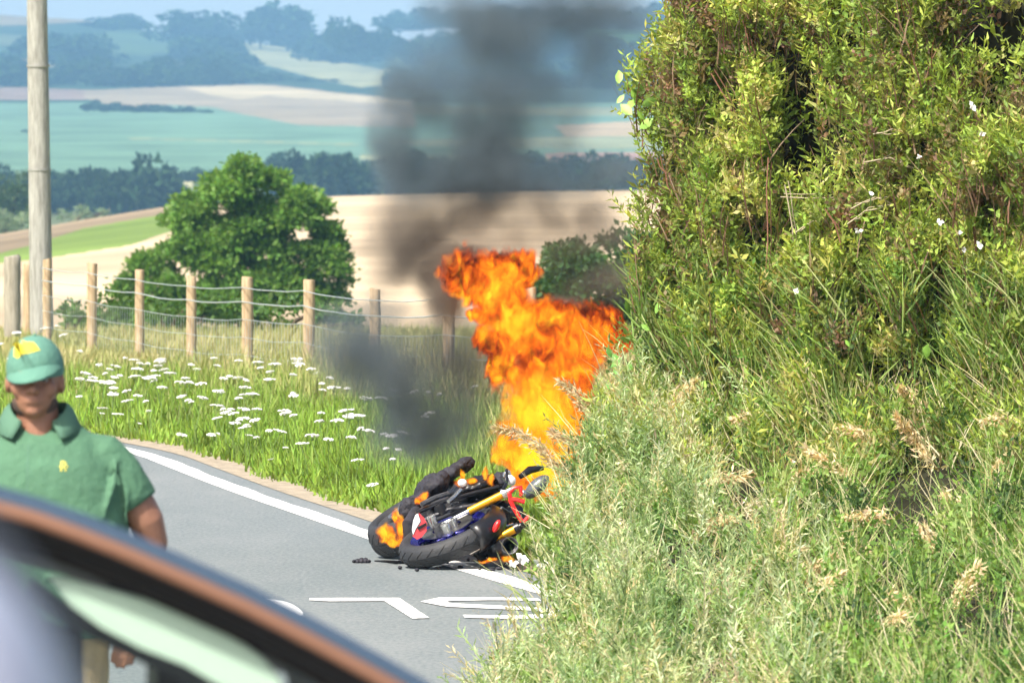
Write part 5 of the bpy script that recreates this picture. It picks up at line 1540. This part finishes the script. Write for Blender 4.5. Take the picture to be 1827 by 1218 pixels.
# pale strip added for sky glare in the window, and the darker lower band
def pxs(lst, D): return [W(a, b, D) for a, b in lst]
mb = MB(); mb.slab(pxs([(88, 1026), (140, 1040), (205, 1056), (280, 1076), (350, 1102), (420, 1140), (470, 1176), (498, 1208), (506, 1260), (430, 1245), (388, 1220), (330, 1186), (250, 1155), (180, 1118), (128, 1080)], 10.045), (0, .012, .002)); mb.build('glare_strip', M_mint, car, False)
mb = MB(); mb.slab(pxs([(60, 1030), (128, 1082), (180, 1120), (250, 1157), (330, 1188), (388, 1222), (440, 1262), (400, 1262), (330, 1216), (240, 1176), (170, 1140), (112, 1106), (50, 1060)], 10.035), (0, .02, 0)); mb.build('lower_frame', M_rub, car, False)
# right-hand pillar, headrest, belt
mb = MB(); mb.slab(pxs([(500, 1150), (522, 1158), (640, 1225), (640, 1400), (524, 1400), (516, 1230)], 10.3), (0, .05, 0)); mb.build('rear_pillar', mat('slate_pillar', (.11, .13, .15), .6), car, False)
mb = MB(); mb.tube(pxs([(278, 1080), (276, 1130), (272, 1190), (276, 1260)], 10.35), .006, 8, flat=((0, 1, 0), .4)); mb.build('seat_belt', mat('belt', (.20, .24, .22), .7), car)
mb = MB(); mb.capsule(pxs([(200, 1050), (222, 1064), (258, 1072)], 10.1), [.010, .012, .008], 12); mb.build('grab_handle', M_rub, car)
mb = MB(); mb.slab(pxs([(60, 1110), (140, 1130), (150, 1400), (40, 1400)], 10.6), (0, .12, 0)); mb.build('headrest', M_int, car)
mb = MB(); mb.slab(pxs([(262, 1180), (340, 1205), (420, 1240), (520, 1300), (520, 1500), (258, 1500)], 10.8), (0, .15, 0)); mb.build('seat_back', M_int, car)
# underside, wheels, lamps
mb = MB(); mb.box((cxm, 11.2, .42), (1.66, 2.0, .25)); mb.build('floor_pan', M_rub, car)
for s in (-1, 1):
    for yy in (10.6, 11.9):
        M = Matrix.Translation((cxm + s * .82, yy, .33)) @ Matrix.Rotation(math.pi / 2, 4, 'Y')
        mb = MB(); mb.lathe([(.2, -.11), (.30, -.11), (.33, -.07), (.33, .07), (.30, .11), (.2, .11)], M, 36); wv = mb.build('wheel', M_rub, car)
    mb = MB(); mb.capsule([(cxm + s * .86, CD - .03, .95), (cxm + s * .88, CD - .03, 1.15)], [.05, .05], 12); mb.build('tail_light', M_red, car)

# ------------------------------------------------------------------ pale mirror of a van right beside the camera
M_lav = mat('pale_lavender_housing', (.33, .35, .44), .35, coat=.3)
van = empty('van_mirror', (-.26, 2.6, 0), 'very blurred pale lavender grey mirror housing at the bottom left corner', 'mirror')
MD = 2.6
mb = MB(); vs = []
mb.ellipsoid(W(-95, 1325, MD), (.050, .09, .080), 32, 20, Matrix.Rotation(-.30, 3, 'Y')); mb.build('housing', M_lav, van)
mb = MB(); mb.ellipsoid(W(-96, 1268, MD + .09), (.055, .06, .088), 32, 20, Matrix.Rotation(-.30, 3, 'Y')); mb.build('rim', mat('dark_grey_rim', (.05, .055, .065), .5), van)
mb = MB(); mb.tube([W(-60, 1400, MD), W(-90, 1900, MD), (-.40, 2.65, 1.2), (-.40, 2.65, 0)], [.02, .022, .03, .04], 12); mb.build('stand', M_rub, van)
